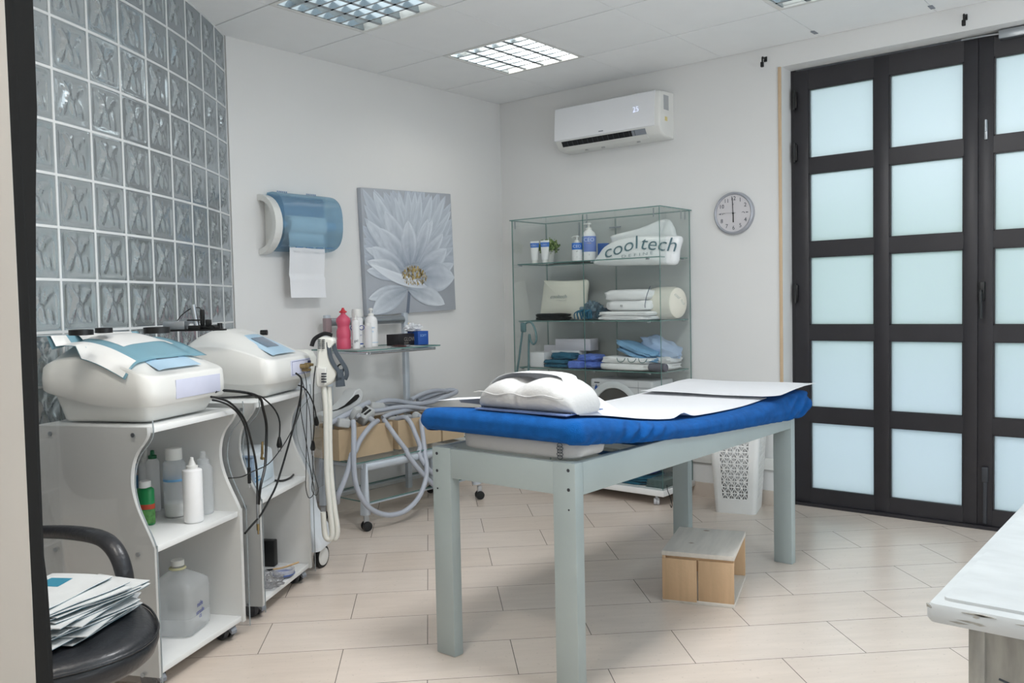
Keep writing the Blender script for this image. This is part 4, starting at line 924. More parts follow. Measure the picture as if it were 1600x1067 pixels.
for i, (z, s_, sz) in enumerate(((.105, 'nide', .026), (.078, 'strasile', .022), (.060, 'CE', .016))):
    b.text(s_, basis((.0 if 0 else -.02, -.0895, z), (1, 0, 0), (0, 0, 1)), sz, .0006)
b.build('lettering', TEXTB, jb, smooth=0)
# clear cup partly hidden, lower left of cart 1
b = l1(); b.lathe((.06, .13, .079), [(.030, 0), (.036, .08), (.030, .17), (.026, .172)], 24); tag(b.build('translucent_bottle', FROSTB, origin=tuple(l1().T @ Vector((.06, .13, .079)))), 'pale translucent bottle beside the jug, half hidden by the cart side', 'bottle')
# ---- cart 2 contents
t = thing('sterilizer_box', tuple(l2().T @ Vector((.20, .20, .4785))), RZ2+.06, 'white boxy sterilizer with pale blue front on the farther cart middle shelf', 'sterilizer'); lb = local(t)
b = lb(); b.prism([(-.17, -.11, .0), (-.17, .12, .0), (-.17, .12, .165), (-.17, -.06, .165), (-.17, -.10, .150)], (.34, 0, 0)); b.build('body', mat('pale_blue_white', (.85, .88, .90), .3, coat=.3), t, smooth=30, bevel=.006)
b = lb(); b.rbox((-.10, -.115, .03), (.14, -.109, .10), .003); b.build('front_panel', mat('pale_blue_panel', (.80, .86, .90), .35), t)
b = lb(); b.box((-.10, -.1165, .045), (.02, -.1152, .052)); b.box((-.10, -.1165, .060), (-.02, -.1152, .065)); b.build('print', LBL, t, smooth=0)
p = l2().T @ Vector((.055, .05, .479)); b = MB(); b.T = Matrix.Translation(p) @ Matrix.Rotation(RZ2, 4, 'Z')
b.rbox((-.0, 0, .001), (.02, .16, .16), .003); b.rbox((-.004, .0, .161), (.03, .15, .167), .001); tag(b.build('booklet', mat('blue_white_booklet', (.55, .63, .72), .5, var=.3, scale=9), origin=tuple(p)), 'blue and white booklet standing against the white sterilizer box', 'booklet')
p = l2().T @ Vector((.085, .035, .478+.10)); b = MB(); b.T = Matrix.Translation(p) @ Matrix.Rotation(RZ2, 4, 'Z'); 
q = PZ(424, 886, .079)+Vector((-.03, .01, 0)); b = MB(); b.T = Matrix.Translation(q) @ Matrix.Rotation(.55, 4, 'Z'); b.rbox((-.034, -.02, .0), (.034, .02, .118), .005); tag(b.build('power_adapter', BLACK, origin=tuple(q)), 'black rectangular power unit standing on the farther cart bottom shelf', 'power unit')
b = MB(); b.T = Matrix.Translation(PZ(445, 903, .079)+Vector((-.02, .01, 0))); b.lathe((0, 0, 0), [(.030, 0), (.046, .012), (.048, .035), (.044, .035), (.042, .014), (.02, .006)], 28)
bw_ = b.build('glass_bowl', CLEARB, origin=tuple(b.T.translation)); tag(bw_, 'small glass bowl with a blue base on the farther cart bottom shelf', 'bowl')
b = MB(); b.T = Matrix.Translation(PZ(445, 903, .079)+Vector((-.02, .01, 0))); b.lathe((0, 0, 0.001), [(.031, .001), (.047, .012), (.048, .016), (.032, .004)], 28); b.build('blue_base', BLUEL, bw_)
qb = PZ(445, 903, .079)+Vector((-.02, .01, .034)); b = MB(); b.tube([qb+Vector((-.03, -.035, .001)), qb+Vector((0, 0, .006)), qb+Vector((.035, .055, .022))], lambda t: .004, seg=8); br_ = b.build('brush', mat('light_wood_handle', (.78, .66, .50), .5), origin=tuple(qb)); tag(br_, 'small brush with a pale wooden handle resting on the glass bowl', 'brush')
b = MB(); b.tube([qb+Vector((-.055, -.062, -.004)), qb+Vector((-.028, -.033, .001))], lambda t: .006-.002*t, seg=8, smooth=0); b.build('bristles', BLACK, br_)
qb = PZ(424, 918, .0795)+Vector((-.02, .0, 0)); b = MB(); b.soft(tuple(qb), (.13, .10, .055), amp=.28, fq=3.5, e=.8, seed=4, nu=36, nv=20); tag(b.build('plastic_bag', FILM, origin=tuple(qb)), 'crumpled clear plastic bag at the front of the farther cart bottom shelf', 'plastic bag')

# ================================================================== TALL WHITE MACHINE BEHIND THE CARTS
RZ3 = math.radians(124); O3 = Vector((.915, -2.455, 0)); t = thing('slimming_machine', tuple(O3), RZ3, 'tall white column machine on castors between the farther cart and the glass trolley', 'slimming machine'); lb = local(t)
PW = mat('bluish_white_plastic', (.88, .90, .92), .25, coat=.4)
b = lb(); rings = []
for z, i0, i1 in ((.105, .00, .00), (.14, -.002, -.004), (.20, .0, .03), (.27, .02, .075), (.33, .024, .085), (.70, .024, .085), (.86, .024, .085), (.92, .03, .09), (.935, .04, .10)):
    rings.append([(x, y, z) for x, y, _ in sq(.235-i0, .42-i1, 0, .03, .1175, .21+i1*.4)])
b.loft(rings); b.build('column', PW, t, smooth=50)
b = lb(); b.loft([[(x, y, z) for x, y, _ in sq(.235-i, .42-i*1.4, 0, .035, .1175, .21)] for z, i in ((.93, .07), (1.0, .06), (1.03, .08), (1.04, .11))]); b.build('head', CREAM, t, smooth=50)
b = lb(); b.grid(lambda u, v: (.03+.17*u, .038-.002, .38+.45*v), 4, 6, thick=(0, -.006, 0)); b.build('clear_cover', ACRYL, t, smooth=0)
for (a, c_) in ((.12, .03), (.03, .36), (.21, .38)):
    b = lb(); b.lathe((a, c_, .053), [(.044, -.012), (.053, -.010), (.055, -.003), (.055, .003), (.053, .010), (.044, .012)], 32, axis=(-.25, -1, 0)); wl = b.build('caster', RUBBER, t)
    b = lb(); b.lathe((a, c_, .053), [(.036, -.013), (.042, -.0135), (.042, .0135), (.036, .015)], 28, axis=(-.25, -1, 0)); b.build('wheel_disc', WHITE, wl)
    b = lb(); b.rbox((a-.012, c_-.0, .10), (a+.012, c_+.03, .118), .004); b.build('fork', WHITE, wl)
# hanging applicator with straps
n3 = Vector((_f.x, _f.y, 0)).normalized(); D3 = 3.83
def PD(px, py, d): return CAM + _ray(px, py)*(d/F)
hpo = PD(510, 560, D3); t = thing('applicator', tuple(hpo), 0, 'cream curved body applicator with black straps hanging from the tall machine', 'applicator')
def outl(pts, d, th, n_=None):
    n_ = n_ or _f; P = [PD(x, y, d) for x, y in pts]; P = [PN(x, y, PD(pts[0][0], pts[0][1], d), n3) for x, y in pts]; return P, n3*th
b = MB(); P, v = outl([(496, 529), (503, 526), (513, 527), (521, 529), (521, 536), (515, 544), (514, 556), (519, 568), (526, 577), (526, 586), (520, 597), (511, 603), (500, 606), (495, 602), (494, 575), (495, 548)], D3, .075)
b.prism(P, v); b.build('shell', CREAM, t, smooth=30, bevel=.010)
b = MB(); P, v = outl([(493, 574), (510, 574), (508, 603), (497, 606), (493, 600)], D3-.012, .095); b.prism(P, v); b.build('clamp_sleeve', mat('cream_grey', (.82, .82, .80), .45), t, smooth=30, bevel=.006)
b = MB()
for k in range(5):
    for x in (499, 505): q = PD(x, 531+k*3.2, D3-.004); b.box((q.x-.006, q.y-.004, q.z-.002), (q.x+.006, q.y+.004, q.z+.002))
for k in range(4):
    for x in (504, 508): q = PD(x, 584+k*4.2, D3-.022); b.box((q.x-.004, q.y-.004, q.z-.003), (q.x+.004, q.y+.004, q.z+.003))
b.build('vent_slots', DKGREY, t, smooth=0)
STRAP = mat('charcoal_strap', (.27, .30, .33), .85, bump=.2, bscale=300)
b = MB(); b.tube([PD(x, y, D3+.02) for x, y in [(487, 541), (490, 532), (496, 526), (508, 521), (519, 524)]], .012, seg=10, flat=.35); b.build('strap', mat('black_strap', (.12, .12, .13), .8), t)
b = MB(); b.tube([PD(x, y, D3+.01) for x, y in [(513, 532), (514, 545), (517, 560), (523, 572), (529, 580), (531, 590)]], .012, seg=10, flat=.4); b.tube([PD(x, y, D3+.05) for x, y in [(520, 531), (524, 548), (532, 562), (540, 575), (542, 585), (539, 593)]], .012, seg=10, flat=.4); b.build('strap', STRAP, t)
b = MB(); b.tube([PD(x, y, D3+.03) for x, y in [(530, 577), (531, 590), (532, 604)]], lambda t: .020+.006*t, seg=12, flat=.45); b.build('strap_pad', STRAP, t)
b = MB(); b.tube([PD(x, y, D3+.05) for x, y in [(528, 572), (534, 569), (537, 575), (534, 584), (529, 582)]], .004, seg=8, closed=True); b.build('buckle', BLACK, t)
for k, (pts, lab) in enumerate((([(506, 604), (509, 640), (510, 690), (511, 740), (515, 790), (519, 830), (516, 842), (508, 836), (505, 800)], 'thick cream hose hanging straight down from the applicator, left of the pair'), ([(514, 604), (515, 640), (515, 690), (517, 740), (522, 790), (527, 825), (525, 840), (520, 838), (517, 815)], 'thick cream hose hanging down beside its twin, closer to the trolley'))):
    b = MB(); P = [PD(x, y, D3+.03+.02*k) for x, y in pts]; P = [Vector((p.x, p.y, max(p.z, .03))) for p in P]; b.tube(P, .0125, seg=12, smooth=5); tag(b.build('applicator_hose', mat('cream_hose', (.84, .84, .81), .45), origin=tuple(P[0])), lab, 'hose', 'cream hoses of the applicator')

# ================================================================== GLASS TROLLEY
def glass(lbf, a, b_, name, parent, edge=.004, t_axis=None):
    """thin glass sheet with tinted edges; faces clear, rims green"""
    d = [b_[i]-a[i] for i in range(3)]; ax_ = t_axis if t_axis is not None else d.index(min(d))
    m_ = lbf(); (x0, y0, z0), (x1, y1, z1) = a, b_
    vs = [(x0, y0, z0), (x1, y0, z0), (x1, y1, z0), (x0, y1, z0), (x0, y0, z1), (x1, y0, z1), (x1, y1, z1), (x0, y1, z1)]
    faces = {2: [(0, 3, 2, 1), (4, 5, 6, 7)], 1: [(0, 1, 5, 4), (2, 3, 7, 6)], 0: [(1, 2, 6, 5), (3, 0, 4, 7)]}
    for k, fs in faces.items(): m_.add(vs, fs, 0 if k == ax_ else 1)
    return m_.build(name, [GLASSF, GLASSE], parent, smooth=0)
t = thing('glass_trolley', (.28, -1.36, 0), 0, 'silver trolley with clear glass shelves and a tall rear frame against the left wall', 'trolley'); lb = local(t); t_tr = t
G = lambda: MB()
for y in (-1.722, -1.104): b = MB(); b.rbox((.085, y-.018, .07), (.115, y+.018, 1.192), .004); b.build('post', SILVER, t)
b = MB(); b.tube([(.10, -1.704, 1.150), (.10, -1.122, 1.150)], .024, seg=20, smooth=0); b.build('top_tube', ALU, t)
b = MB(); b.rbox((.083, -1.742, 1.09), (.117, -1.70, 1.175), .004); b.build('corner_plate', mat('pinkish_plate', (.62, .55, .56), .4), t)
glass(G, (.10, -1.84, .992), (.50, -1.195, .999), 'glass_shelf', t)
b = MB(); b.tube([(.10, -1.722, .978), (.44, -1.722, .978), (.462, -1.70, .978), (.462, -1.25, .978), (.44, -1.225, .978), (.10, -1.225, .978)], .0085, seg=10, smooth=3); b.build('shelf_rail', CHROME, t)
glass(G, (.04, -1.87, .381), (.50, -.84, .388), 'glass_shelf', t)
glass(G, (.06, -1.76, .140), (.46, -.90, .147), 'glass_shelf', t)
b = MB(); b.rbox((.435, -1.752, .128), (.455, -.905, .1395), .003); b.rbox((.06, -1.752, .128), (.08, -.905, .1395), .003); b.build('shelf_rail', SILVER, t)
b = MB(); b.tube([(.470, -1.790, .085), (.470, -1.790, .352), (.470, -.925, .352), (.470, -.905, .345), (.485, -.880, .10)], .029, seg=18, smooth=0); b.build('front_frame', SILVER, t)
b = MB(); b.tube([(.10, -1.79, .09), (.10, -1.79, .352), (.10, -.905, .352), (.10, -.905, .09)], .024, seg=14, smooth=0); b.build('rear_frame', SILVER, t)
for y in (-1.79, -.905): b = MB(); b.tube([(.10, y, .355), (.47, y, .355)], .018, seg=12, smooth=0); b.build('side_rail', SILVER, t)
for (x, y, yaw) in ((.488, -1.80, 1.2), (.49, -.862, 1.0), (.10, -1.79, .8), (.10, -.905, .5)):
    b = MB(); M0 = Matrix.Translation((x, y, 0)) @ Matrix.Rotation(yaw, 4, 'Z'); b.T = M0
    b.rbox((-.014, -.010, .018), (.014, .010, .086), .004); cs = b.build('caster', mat('grey_hub', (.7, .7, .7), .4), t)
    for s_ in (-1, 1): b = MB(); b.T = M0; b.lathe((0, s_*.017, .027), [(.018, -.008), (.026, -.008), (.027, -.003), (.027, .003), (.025, .008), (.014, .009)], 24, axis=(0, s_, 0)); b.build('wheel', BLACK, cs)
# cardboard boxes (open tops) with applicators lying in them
def carton(x1, y0, y1, h, label, x0=.07):
    t = thing('cardboard_box', ((x0+x1)/2, (y0+y1)/2, .3885), 0, label, 'cardboard box', 'cardboard boxes on the trolley'); z0, z1, e = .3885, .3885+h, .004
    b = MB(); b.box((x0, y0, z0), (x1, y1, z0+e)); b.box((x0, y0, z0+e), (x0+e, y1, z1)); b.box((x1-e, y0, z0+e), (x1, y1, z1)); b.box((x0+e, y0, z0+e), (x1-e, y0+e, z1)); b.box((x0+e, y1-e, z0+e), (x1-e, y1, z1)); b.build('carton', CARD, t, smooth=0)
    b = MB(); b.prism([(x1-e, y0+.002, z1), (x1, y0+.002, z1), (x1-.05, y0+.002, z1+.012), (x1-.054, y0+.002, z1+.010)], (0, .02, 0)) if 0 else None
    return t
carton(.375, -1.885, -1.485, .172, 'cardboard box at the left end of the trolley, nearest the cream hoses')
carton(.375, -1.440, -1.080, .172, 'middle cardboard box on the trolley shelf, hoses drooping in front')
carton(.375, -1.065, -.870, .150, 'rightmost cardboard box on the trolley, half behind the treatment table')
# grey hoses
def hose(pts, label, r=.0145, x=None, m_=None):
    P = [PX(a, c, d) for a, c, d in pts]; b = MB(); b.tube(P, r, seg=12, smooth=6); o = b.build('grey_hose', m_ or HOSE, origin=tuple(P[0])); return tag(o, label, 'hose', 'grey applicator hoses')
cr = lambda x, y, d: (520+x*.125, 590+y*.125, d)
c7 = lambda x, y, d: (510+x*.13125, 700+y*.13125, d)
hose([cr(255, 540, .41), cr(262, 640, .44), cr(262, 780, .50), c7(325, 30, .52), c7(325, 200, .53), c7(345, 400, .54), c7(400, 560, .55), c7(500, 700, .55), c7(640, 780, .55), c7(790, 795, .55), c7(950, 740, .55), c7(1090, 600, .55), c7(1170, 420, .54), c7(1195, 240, .53), cr(1150, 950, .50), cr(1130, 760, .46), cr(1110, 600, .42), cr(1100, 520, .37), cr(1085, 480, .33)], 'grey hose hanging in the widest low loop in front of the trolley')
hose([cr(560, 540, .36), cr(500, 580, .41), cr(410, 680, .45), cr(330, 800, .47), cr(280, 920, .49), c7(300, 80, .50), c7(260, 250, .51), c7(200, 420, .51), c7(140, 560, .50), c7(130, 650, .47)], 'grey hose drooping from the left cardboard box down to the trolley left foot')
hose([cr(640, 530, .34), cr(720, 640, .41), cr(820, 780, .45), cr(920, 910, .48), c7(960, 60, .50), c7(1050, 190, .52), c7(1160, 320, .52), c7(1290, 450, .50), c7(1400, 520, .46), c7(1520, 480, .40), c7(1590, 330, .36)], 'grey hose slanting from between the boxes down to the right behind the table leg')
hose([cr(800, 520, .30), cr(900, 500, .36), cr(970, 560, .41), cr(1030, 700, .45), cr(1090, 860, .48), c7(1100, 60, .49), c7(1160, 180, .51), c7(1250, 290, .50), c7(1380, 380, .46), c7(1480, 430, .42)], 'grey hose arching out of the middle box and down to the right')
hose([cr(500, 420, .22), cr(640, 400, .24), cr(780, 372, .25), cr(950, 365, .26), cr(1100, 385, .26), cr(1250, 400, .25), cr(1380, 420, .24)], 'straight grey hose lying along the top of the boxes, lowest of the pile', r=.0135)
hose([cr(540, 330, .2), cr(650, 290, .22), cr(800, 290, .22), cr(950, 318, .22), cr(1100, 325, .22), cr(1250, 300, .21), cr(1400, 245, .2), cr(1500, 205, .18), cr(1545, 175, .16), cr(1500, 155, .14), cr(1400, 165, .12), cr(1200, 230, .12), cr(1060, 285, .12)], 'grey hose looping at the right end on top of the pile', r=.015)
hose([cr(980, 275, .16), cr(1080, 220, .15), cr(1180, 180, .14), cr(1300, 160, .13), cr(1440, 175, .12), cr(1400, 215, .11), cr(1250, 265, .11), cr(1120, 310, .12)], 'grey hose curling behind the topmost loop of the pile', r=.014)
hose([cr(560, 370, .16), cr(700, 350, .16), cr(850, 350, .17), cr(1000, 370, .18), cr(1200, 375, .18), cr(1350, 385, .16)], 'grey hose running behind the pile above the middle box', r=.0135)
hose([cr(620, 500, .28), cr(720, 455, .28), cr(820, 430, .27), cr(950, 400, .25), cr(1080, 395, .23)], 'short grey hose end crossing between the two larger boxes', r=.014)
GAPP = mat('grey_applicator', (.74, .75, .75), .45, var=.05); DRK = mat('dark_opening', (.10, .09, .09), .6)
def head(x, y, d, dims, rot, label, openc=True):
    p = PX(*cr(x, y, d)); t = thing('handpiece', tuple(p), 0, label, 'handpiece', 'handpieces lying in the cardboard boxes')
    b = MB(); b.T = Matrix.Translation(p) @ Euler(rot).to_matrix().to_4x4(); M0 = b.T.copy(); w_, d_, h_ = dims
    b.loft([[(px, py, z) for px, py, _ in sq(w_*k, d_*k, 0, .01)] for z, k in ((-h_/2, .8), (-h_/2+.006, .95), (0, 1), (h_/2-.006, .95), (h_/2, .82))]); b.build('shell', GAPP, t, smooth=40)
    if openc: b = MB(); b.T = M0; b.rbox((-w_*.3, -d_*.3, h_/2-.004), (w_*.02, d_*.3, h_/2+.002), .004); b.rbox((w_*.12, -d_*.28, h_/2-.004), (w_*.32, d_*.28, h_/2+.002), .004); b.build('socket', DRK, t)
    b = MB(); b.T = M0; b.tube([(w_*.45, 0, 0), (w_*.6, 0, 0), (w_*.85, 0, -.005)], .017, seg=12); b.build('hose_sleeve', mat('ribbed_grey', (.66, .67, .69), .5, bump=.5, bscale=120), t)
    return t
head(400, 470, .33, (.075, .10, .075), (.5, .5, .3), 'boxy grey handpiece with two dark sockets, on the left cardboard box')
head(285, 450, .36, (.035, .06, .08), (.1, .6, .2), 'narrow pale handpiece with small dark dots beside the boxy one', False)
head(730, 500, .25, (.08, .07, .04), (.3, .1, 1.3), 'flat grey handpiece with dark slots between the two larger boxes')
head(540, 360, .2, (.10, .06, .05), (0, .2, 1.4), 'ribbed grey handpiece at the start of the hose pile', False)
head(850, 530, .28, (.09, .06, .045), (0, -.2, 1.5), 'crumpled grey handpiece at the rim of the middle box', False)
head(1040, 490, .30, (.05, .05, .05), (0, .5, .3), 'pale handpiece at the right rim of the middle box', False)
head(110, 560, .34, (.07, .12, .05), (0, .2, 1.2), 'grey handpiece at the left edge of the left box', False)
# curved hood applicator
p = PX(545, 655, .30); t = thing('curved_hood', tuple(p), 0, 'curved pale grey applicator hood with a dark slit opening, rising left of the hose pile', 'applicator hood')
P = [PX(*cr(x, y, .30)) for x, y in [(-110, 470), (0, 430), (90, 395), (170, 330), (240, 240), (290, 160), (340, 135), (380, 170), (385, 240), (350, 320), (290, 380), (200, 430), (100, 470), (0, 520), (-110, 560)]]
b = MB(); b.prism(P, (-.10, 0, 0)); b.build('shell', mat('hood_grey', (.78, .79, .79), .4), t, smooth=35, bevel=.006)
P = [PX(*cr(x, y, .3065)) for x, y in [(-60, 425), (60, 395), (150, 345), (230, 270), (290, 215), (325, 208), (335, 235), (300, 280), (220, 335), (120, 385), (20, 415)]]
b = MB(); b.prism(P, (-.004, 0, 0)); b.build('slit', DRK, t, smooth=35)
P = [PX(*cr(x, y, d)) for x, y, d in [(-100, 600, .33), (60, 520, .33), (230, 430, .33), (350, 360, .32), (450, 310, .3)]]; b = MB(); b.tube(P, .016, seg=12); tag(b.build('grey_hose', HOSE, origin=tuple(P[0])), 'grey hose slanting up left behind the boxy handpiece', 'hose', 'grey applicator hoses')
# ---- things on the trolley top shelf
ST = .9995
PINK = mat('pink_plastic', (.86, .36, .47), .35, var=.04, trans=.15); 
bottle('bottle', 'pink waisted bottle with red nozzle, leftmost on the trolley top shelf', (.27, -1.742, ST), .041, .21, PINK, kind='waist', cap='cone', capm=mat('red_cap', (.78, .20, .24), .4), neck=.42, caph=.016, group='bottles on the trolley')
bottle('bottle', 'slender white nozzle bottle between the pink bottle and the spray bottle', (.345, -1.715, ST), .022, .165, WB, cap='cone', neck=.45, caph=.018, group='bottles on the trolley', text=[('gel', .28, .02, INK)])
bottle('bottle', 'white cylinder bottle with blue printed letters and wide cap on the trolley', (.24, -1.615, ST), .033, .185, WB, cap='dome', neck=.7, caph=.045, group='bottles on the trolley', band=[(.10, .14, BLUEL)], text=[('CEO', .62, .042, TEXTB), ('gel lotion', .40, .014, TEXTB), ('ultra', .28, .014, TEXTB)])
bottle('bottle', 'small clear bottle behind the slender nozzle bottle on the trolley', (.30, -1.585, ST), .022, .13, FROSTB, cap='screw', neck=.6, group='bottles on the trolley', caph=.015)
bottle('bottle', 'white round-shouldered pump bottle with a thin blue line on the trolley', (.27, -1.535, ST), .0375, .185, WB, cap='pump', neck=.42, group='bottles on the trolley', shoulder=.2, pumpdir=2.2, band=[(.14, .155, LBL)], text=[('lotion', .62, .018, LBL), ('body', .50, .014, LBL)])
def carton2(name, label, c, rz, dims, m_, cat, group=None, txt=None, tm=None, face=0):
    t = thing(name, c, rz, label, cat, group); lb = local(t); w_, d_, h_ = dims
    b = lb(); b.rbox((-w_/2, -d_/2, 0), (w_/2, d_/2, h_), .0015); bd = b.build('carton', m_, t, smooth=30)
    if txt:
        for (s_, x, z, sz, fc) in txt:
            b = lb()
            M_ = basis((x, -d_/2-.0006, z), (1, 0, 0), (0, 0, 1)) if fc == 0 else basis((w_/2+.0006, x, z), (0, 1, 0), (0, 0, 1))
            b.text(s_, M_, sz, .0005); b.build('print', tm, bd, smooth=0)
    return t
carton2('glove_box', 'long flat black box with pale print on the trolley top shelf', (.30, -1.315, ST), math.radians(97), (.19, .09, .068), mat('black_card', (.13, .12, .13), .5), 'box', txt=[('GLOVES', .02, .036, .034, 0), ('8 8 8 8', -.02, .014, .014, 0)], tm=mat('pale_print', (.55, .53, .50), .5))
t = carton2('tissue_box', 'blue tissue box with white tissue poking out, right end of trolley top shelf', (.33, -1.215, ST), math.radians(80), (.075, .115, .082), mat('blue_card', (.12, .30, .60), .5), 'box', txt=[('SOFT', 0, .055, .02, 0), ('SOFT', 0, .055, .022, 1)], tm=mat('pale_blue_txt', (.55, .68, .85), .5))
b = MB(); b.soft((.31, -1.235, ST+.078), (.07, .11, .045), amp=.45, fq=3.5, e=.9, seed=12, nu=30, nv=18); b.build('tissue', PAPER, t)
b = MB(); b.prism([(.30, -1.24, ST+.09), (.31, -1.235, ST+.09), (.30, -1.255, ST+.135), (.292, -1.262, ST+.132)], (.002, .012, 0)); b.build('tissue_tip', mat('cream_tissue', (.90, .85, .74), .8), t)
b = MB(); b.lathe((.42, -1.455, ST), [(.028, .0), (.032, .003), (.030, .008), (.012, .010)], 32, sx=.6, sy=1.9); hb = b.build('hair_brush', mat('dark_red_wood', (.26, .12, .11), .35), origin=(.42, -1.455, ST)); tag(hb, 'oval dark red brush lying in front of the black box on the trolley', 'brush')
b = MB(); b.rbox((.41, -1.408, ST+.001), (.43, -1.375, ST+.009), .002); b.build('metal_tip', CHROME, hb)

# ================================================================== PAPER ROLL DISPENSER
t = thing('paper_dispenser', (0, -1.85, 1.70), 0, 'wall paper roll dispenser with a translucent blue hood and white side bracket', 'paper dispenser')
b = MB(); zc, hz = 1.703, .166; 
def dprof(rx, rz_, n=18, pw=1.0): return [(rx*math.cos(a)**pw if math.cos(a) > 0 else 0, zc+rz_*math.sin(a)) for a in [-PI/2+PI*k/n for k in range(n+1)]]
outer, inner = dprof(.165, hz), dprof(.135, hz-.032)
ring = [(x, z) for x, z in outer] + [(x, z) for x, z in reversed(inner)]
vs0 = [(x+.001, -2.095, z) for x, z in ring]
b = MB(); n_ = len(outer)
for k in range(n_-1):
    o0, o1, i0, i1 = outer[k], outer[k+1], inner[k], inner[k+1]
    b.prism([(o0[0]+.001, -2.10, o0[1]), (o1[0]+.001, -2.10, o1[1]), (i1[0]+.001, -2.10, i1[1]), (i0[0]+.001, -2.10, i0[1])], (0, .045, 0))
b.build('bracket', WHITE, t, smooth=30)
b = MB(); b.prism([(x*.97+.001, -2.055, z) for x, z in dprof(.155, hz-.012)], (0, .012, 0)); b.build('end_plate', WHITE, t, smooth=40)
ho = [(.012, 1.883)] + [(x, z) for x, z in reversed([(.012+.158*max(0, math.cos(a))**.62, 1.722+.163*math.copysign(abs(math.sin(a))**.8, math.sin(a))) for a in [-PI/2+PI*k/20 for k in range(1, 20)]])] + [(.012, 1.558)]
b = MB(); rings = []
for y, k in ((-2.043, 1), (-1.66, 1), (-1.645, .985), (-1.636, .95)): rings.append([(x*k+(1-k)*.08, y, 1.722+(z-1.722)*k) for x, z in ho])
b.loft(rings, True, True); hd = b.build('hood', BLUEH, t, smooth=40)
b = MB()
for k in range(6):
    for y0 in (-2.0, -1.80): b.cyl((.05, y0+k*.012, 1.884), (.05, y0+k*.012, 1.893), .003, seg=8)
b.build('hinge_ribs', mat('blue_plastic_rib', (.35, .50, .66), .4), hd)
b = MB()
for y in (-1.97, -1.90, -1.83, -1.76): b.rbox((.155, y, 1.572), (.168, y+.045, 1.577), .001)
b.build('tear_slot', mat('blue_plastic_rib', (.35, .50, .66), .4), hd)
b = MB(); b.rbox((.001, -2.04, 1.57), (.010, -1.645, 1.875), .004); b.build('back_plate', mat('blue_back_plate', (.55, .68, .78), .4), t)
b = MB(); b.lathe((.085, -1.975, 1.705), [(.018, 0), (.052, .001), (.052, .245), (.018, .246)], 36, axis=(0, 1, 0)); b.build('paper_roll', PAPER, t)
b = MB(); b.lathe((.085, -2.04, 1.705), [(.035, 0), (.035, .03), (.018, .06)], 24, axis=(0, 1, 0)); b.lathe((.085, -1.73, 1.705), [(.02, 0), (.03, .04), (.03, .085)], 24, axis=(0, 1, 0)); b.build('roll_holder', mat('blue_holder', (.60, .74, .84), .3), t)
b = MB(); b.grid(lambda u, v: (.10+.010*math.sin(v*5)+.004*math.sin(u*6)+(.02*v*v if v > .7 else 0)+.0*u, -1.975+.245*u, 1.70-(.405)*v), 8, 26, thick=(.0009, 0, 0)); b.build('paper_strip', PAPER, t, smooth=60)

# ================================================================== FLOWER PAINTING
cp_ = lambda x, y: (560+x*.2062, 280+y*.2062)
TLc, TRc, BRc, BLc = (PX(*cp_(x, y), .040) for x, y in ((24, 62), (700, 112), (738, 988), (62, 1035)))
t = thing('flower_painting', (.02, -.97, 1.585), 0, 'square grey canvas painting of a large white flower, hung slightly tilted on the left wall', 'painting')
cen = (TLc+TRc+BRc+BLc)/4; ang = math.atan2(TRc.z-TLc.z, TRc.y-TLc.y); hw = ((TRc-TLc).length+(BRc-BLc).length)/4; hh = ((TLc-BLc).length+(TRc-BRc).length)/4
b = MB(); Mc = Matrix.Translation((0.0205, cen.y, cen.z)) @ Matrix.Rotation(ang, 4, 'X'); b.T = Mc
b.rbox((-.0185, -hw, -hh), (.0185, hw, hh), .002); b.build('canvas', mat('grey_canvas', (.67, .69, .72), .8, var=.06, scale=5, bump=.2, bscale=300), t, smooth=30)
PM = vcol_mat('petal_paint', .75, bump=.12)
b = MB(); lay = [0]
def clipc(p):
    q = Mc.inverted() @ p; q.y = max(-hw+.002, min(hw-.002, q.y)); q.z = max(-hh+.002, min(hh-.002, q.z)); return Mc @ q
def petal(base, tip, w_, bend=0, lo=(.62, .65, .70), hi=(.86, .885, .91), fat=.5):
    lay[0] += 1; X = .0396+.00006*lay[0]; bx_, by_ = base; tx, ty = tip; dx, dy = tx-bx_, ty-by_; L_ = math.hypot(dx, dy); nx, ny = -dy/L_, dx/L_
    NU_, NV_ = 14, 8; rows = []
    for i in range(NU_+1):
        u = i/NU_; wd = w_*.5*(math.sin(PI*min(1, u**(.75+fat*.5)))**.75)*(1 if u < .97 else .6)+2*(1-u)
        cx = bx_+dx*u+nx*bend*math.sin(PI*u); cy = by_+dy*u+ny*bend*math.sin(PI*u)
        for j in range(NV_+1):
            v = j/NV_*2-1; p = PX(*cp_(cx+nx*wd*v, cy+ny*wd*v), X); p = clipc(p); p.x = X
            rdg = .5+.5*math.cos(v*PI*2.2+i*.1); tone = .16+.60*u**.8+.22*abs(v)**2-.22*math.exp(-(v/.12)**2)*(1-u)+.10*rdg-.30*(1 if abs(v) > .97 else 0)+.14*mnoise.noise(Vector((cx*.03, cy*.03, v*3)))
            tone = max(0, min(1, tone)); c_ = [lo[k]+(hi[k]-lo[k])*tone for k in range(3)]
            rows.append((p, lin(c_)))
    o_ = len(b.v)
    b.v += [p for p, _ in rows]; b.col += [c for _, c in rows]
    for i in range(NU_):
        for j in range(NV_): a_ = o_+i*(NV_+1)+j; b.f.append((a_, a_+1, a_+NV_+2, a_+NV_+1)); b.mi.append(0)
BK = dict(lo=(.50, .54, .59), hi=(.76, .79, .83))
for k in range(22):
    a = PI*(.02+.96*k/21); petal((400, 640), (400-(420+30*math.sin(k*2.3))*math.cos(a), 640-(600+30*math.cos(k*1.7))*math.sin(a)), 120, 18*math.sin(k*1.9), **BK)
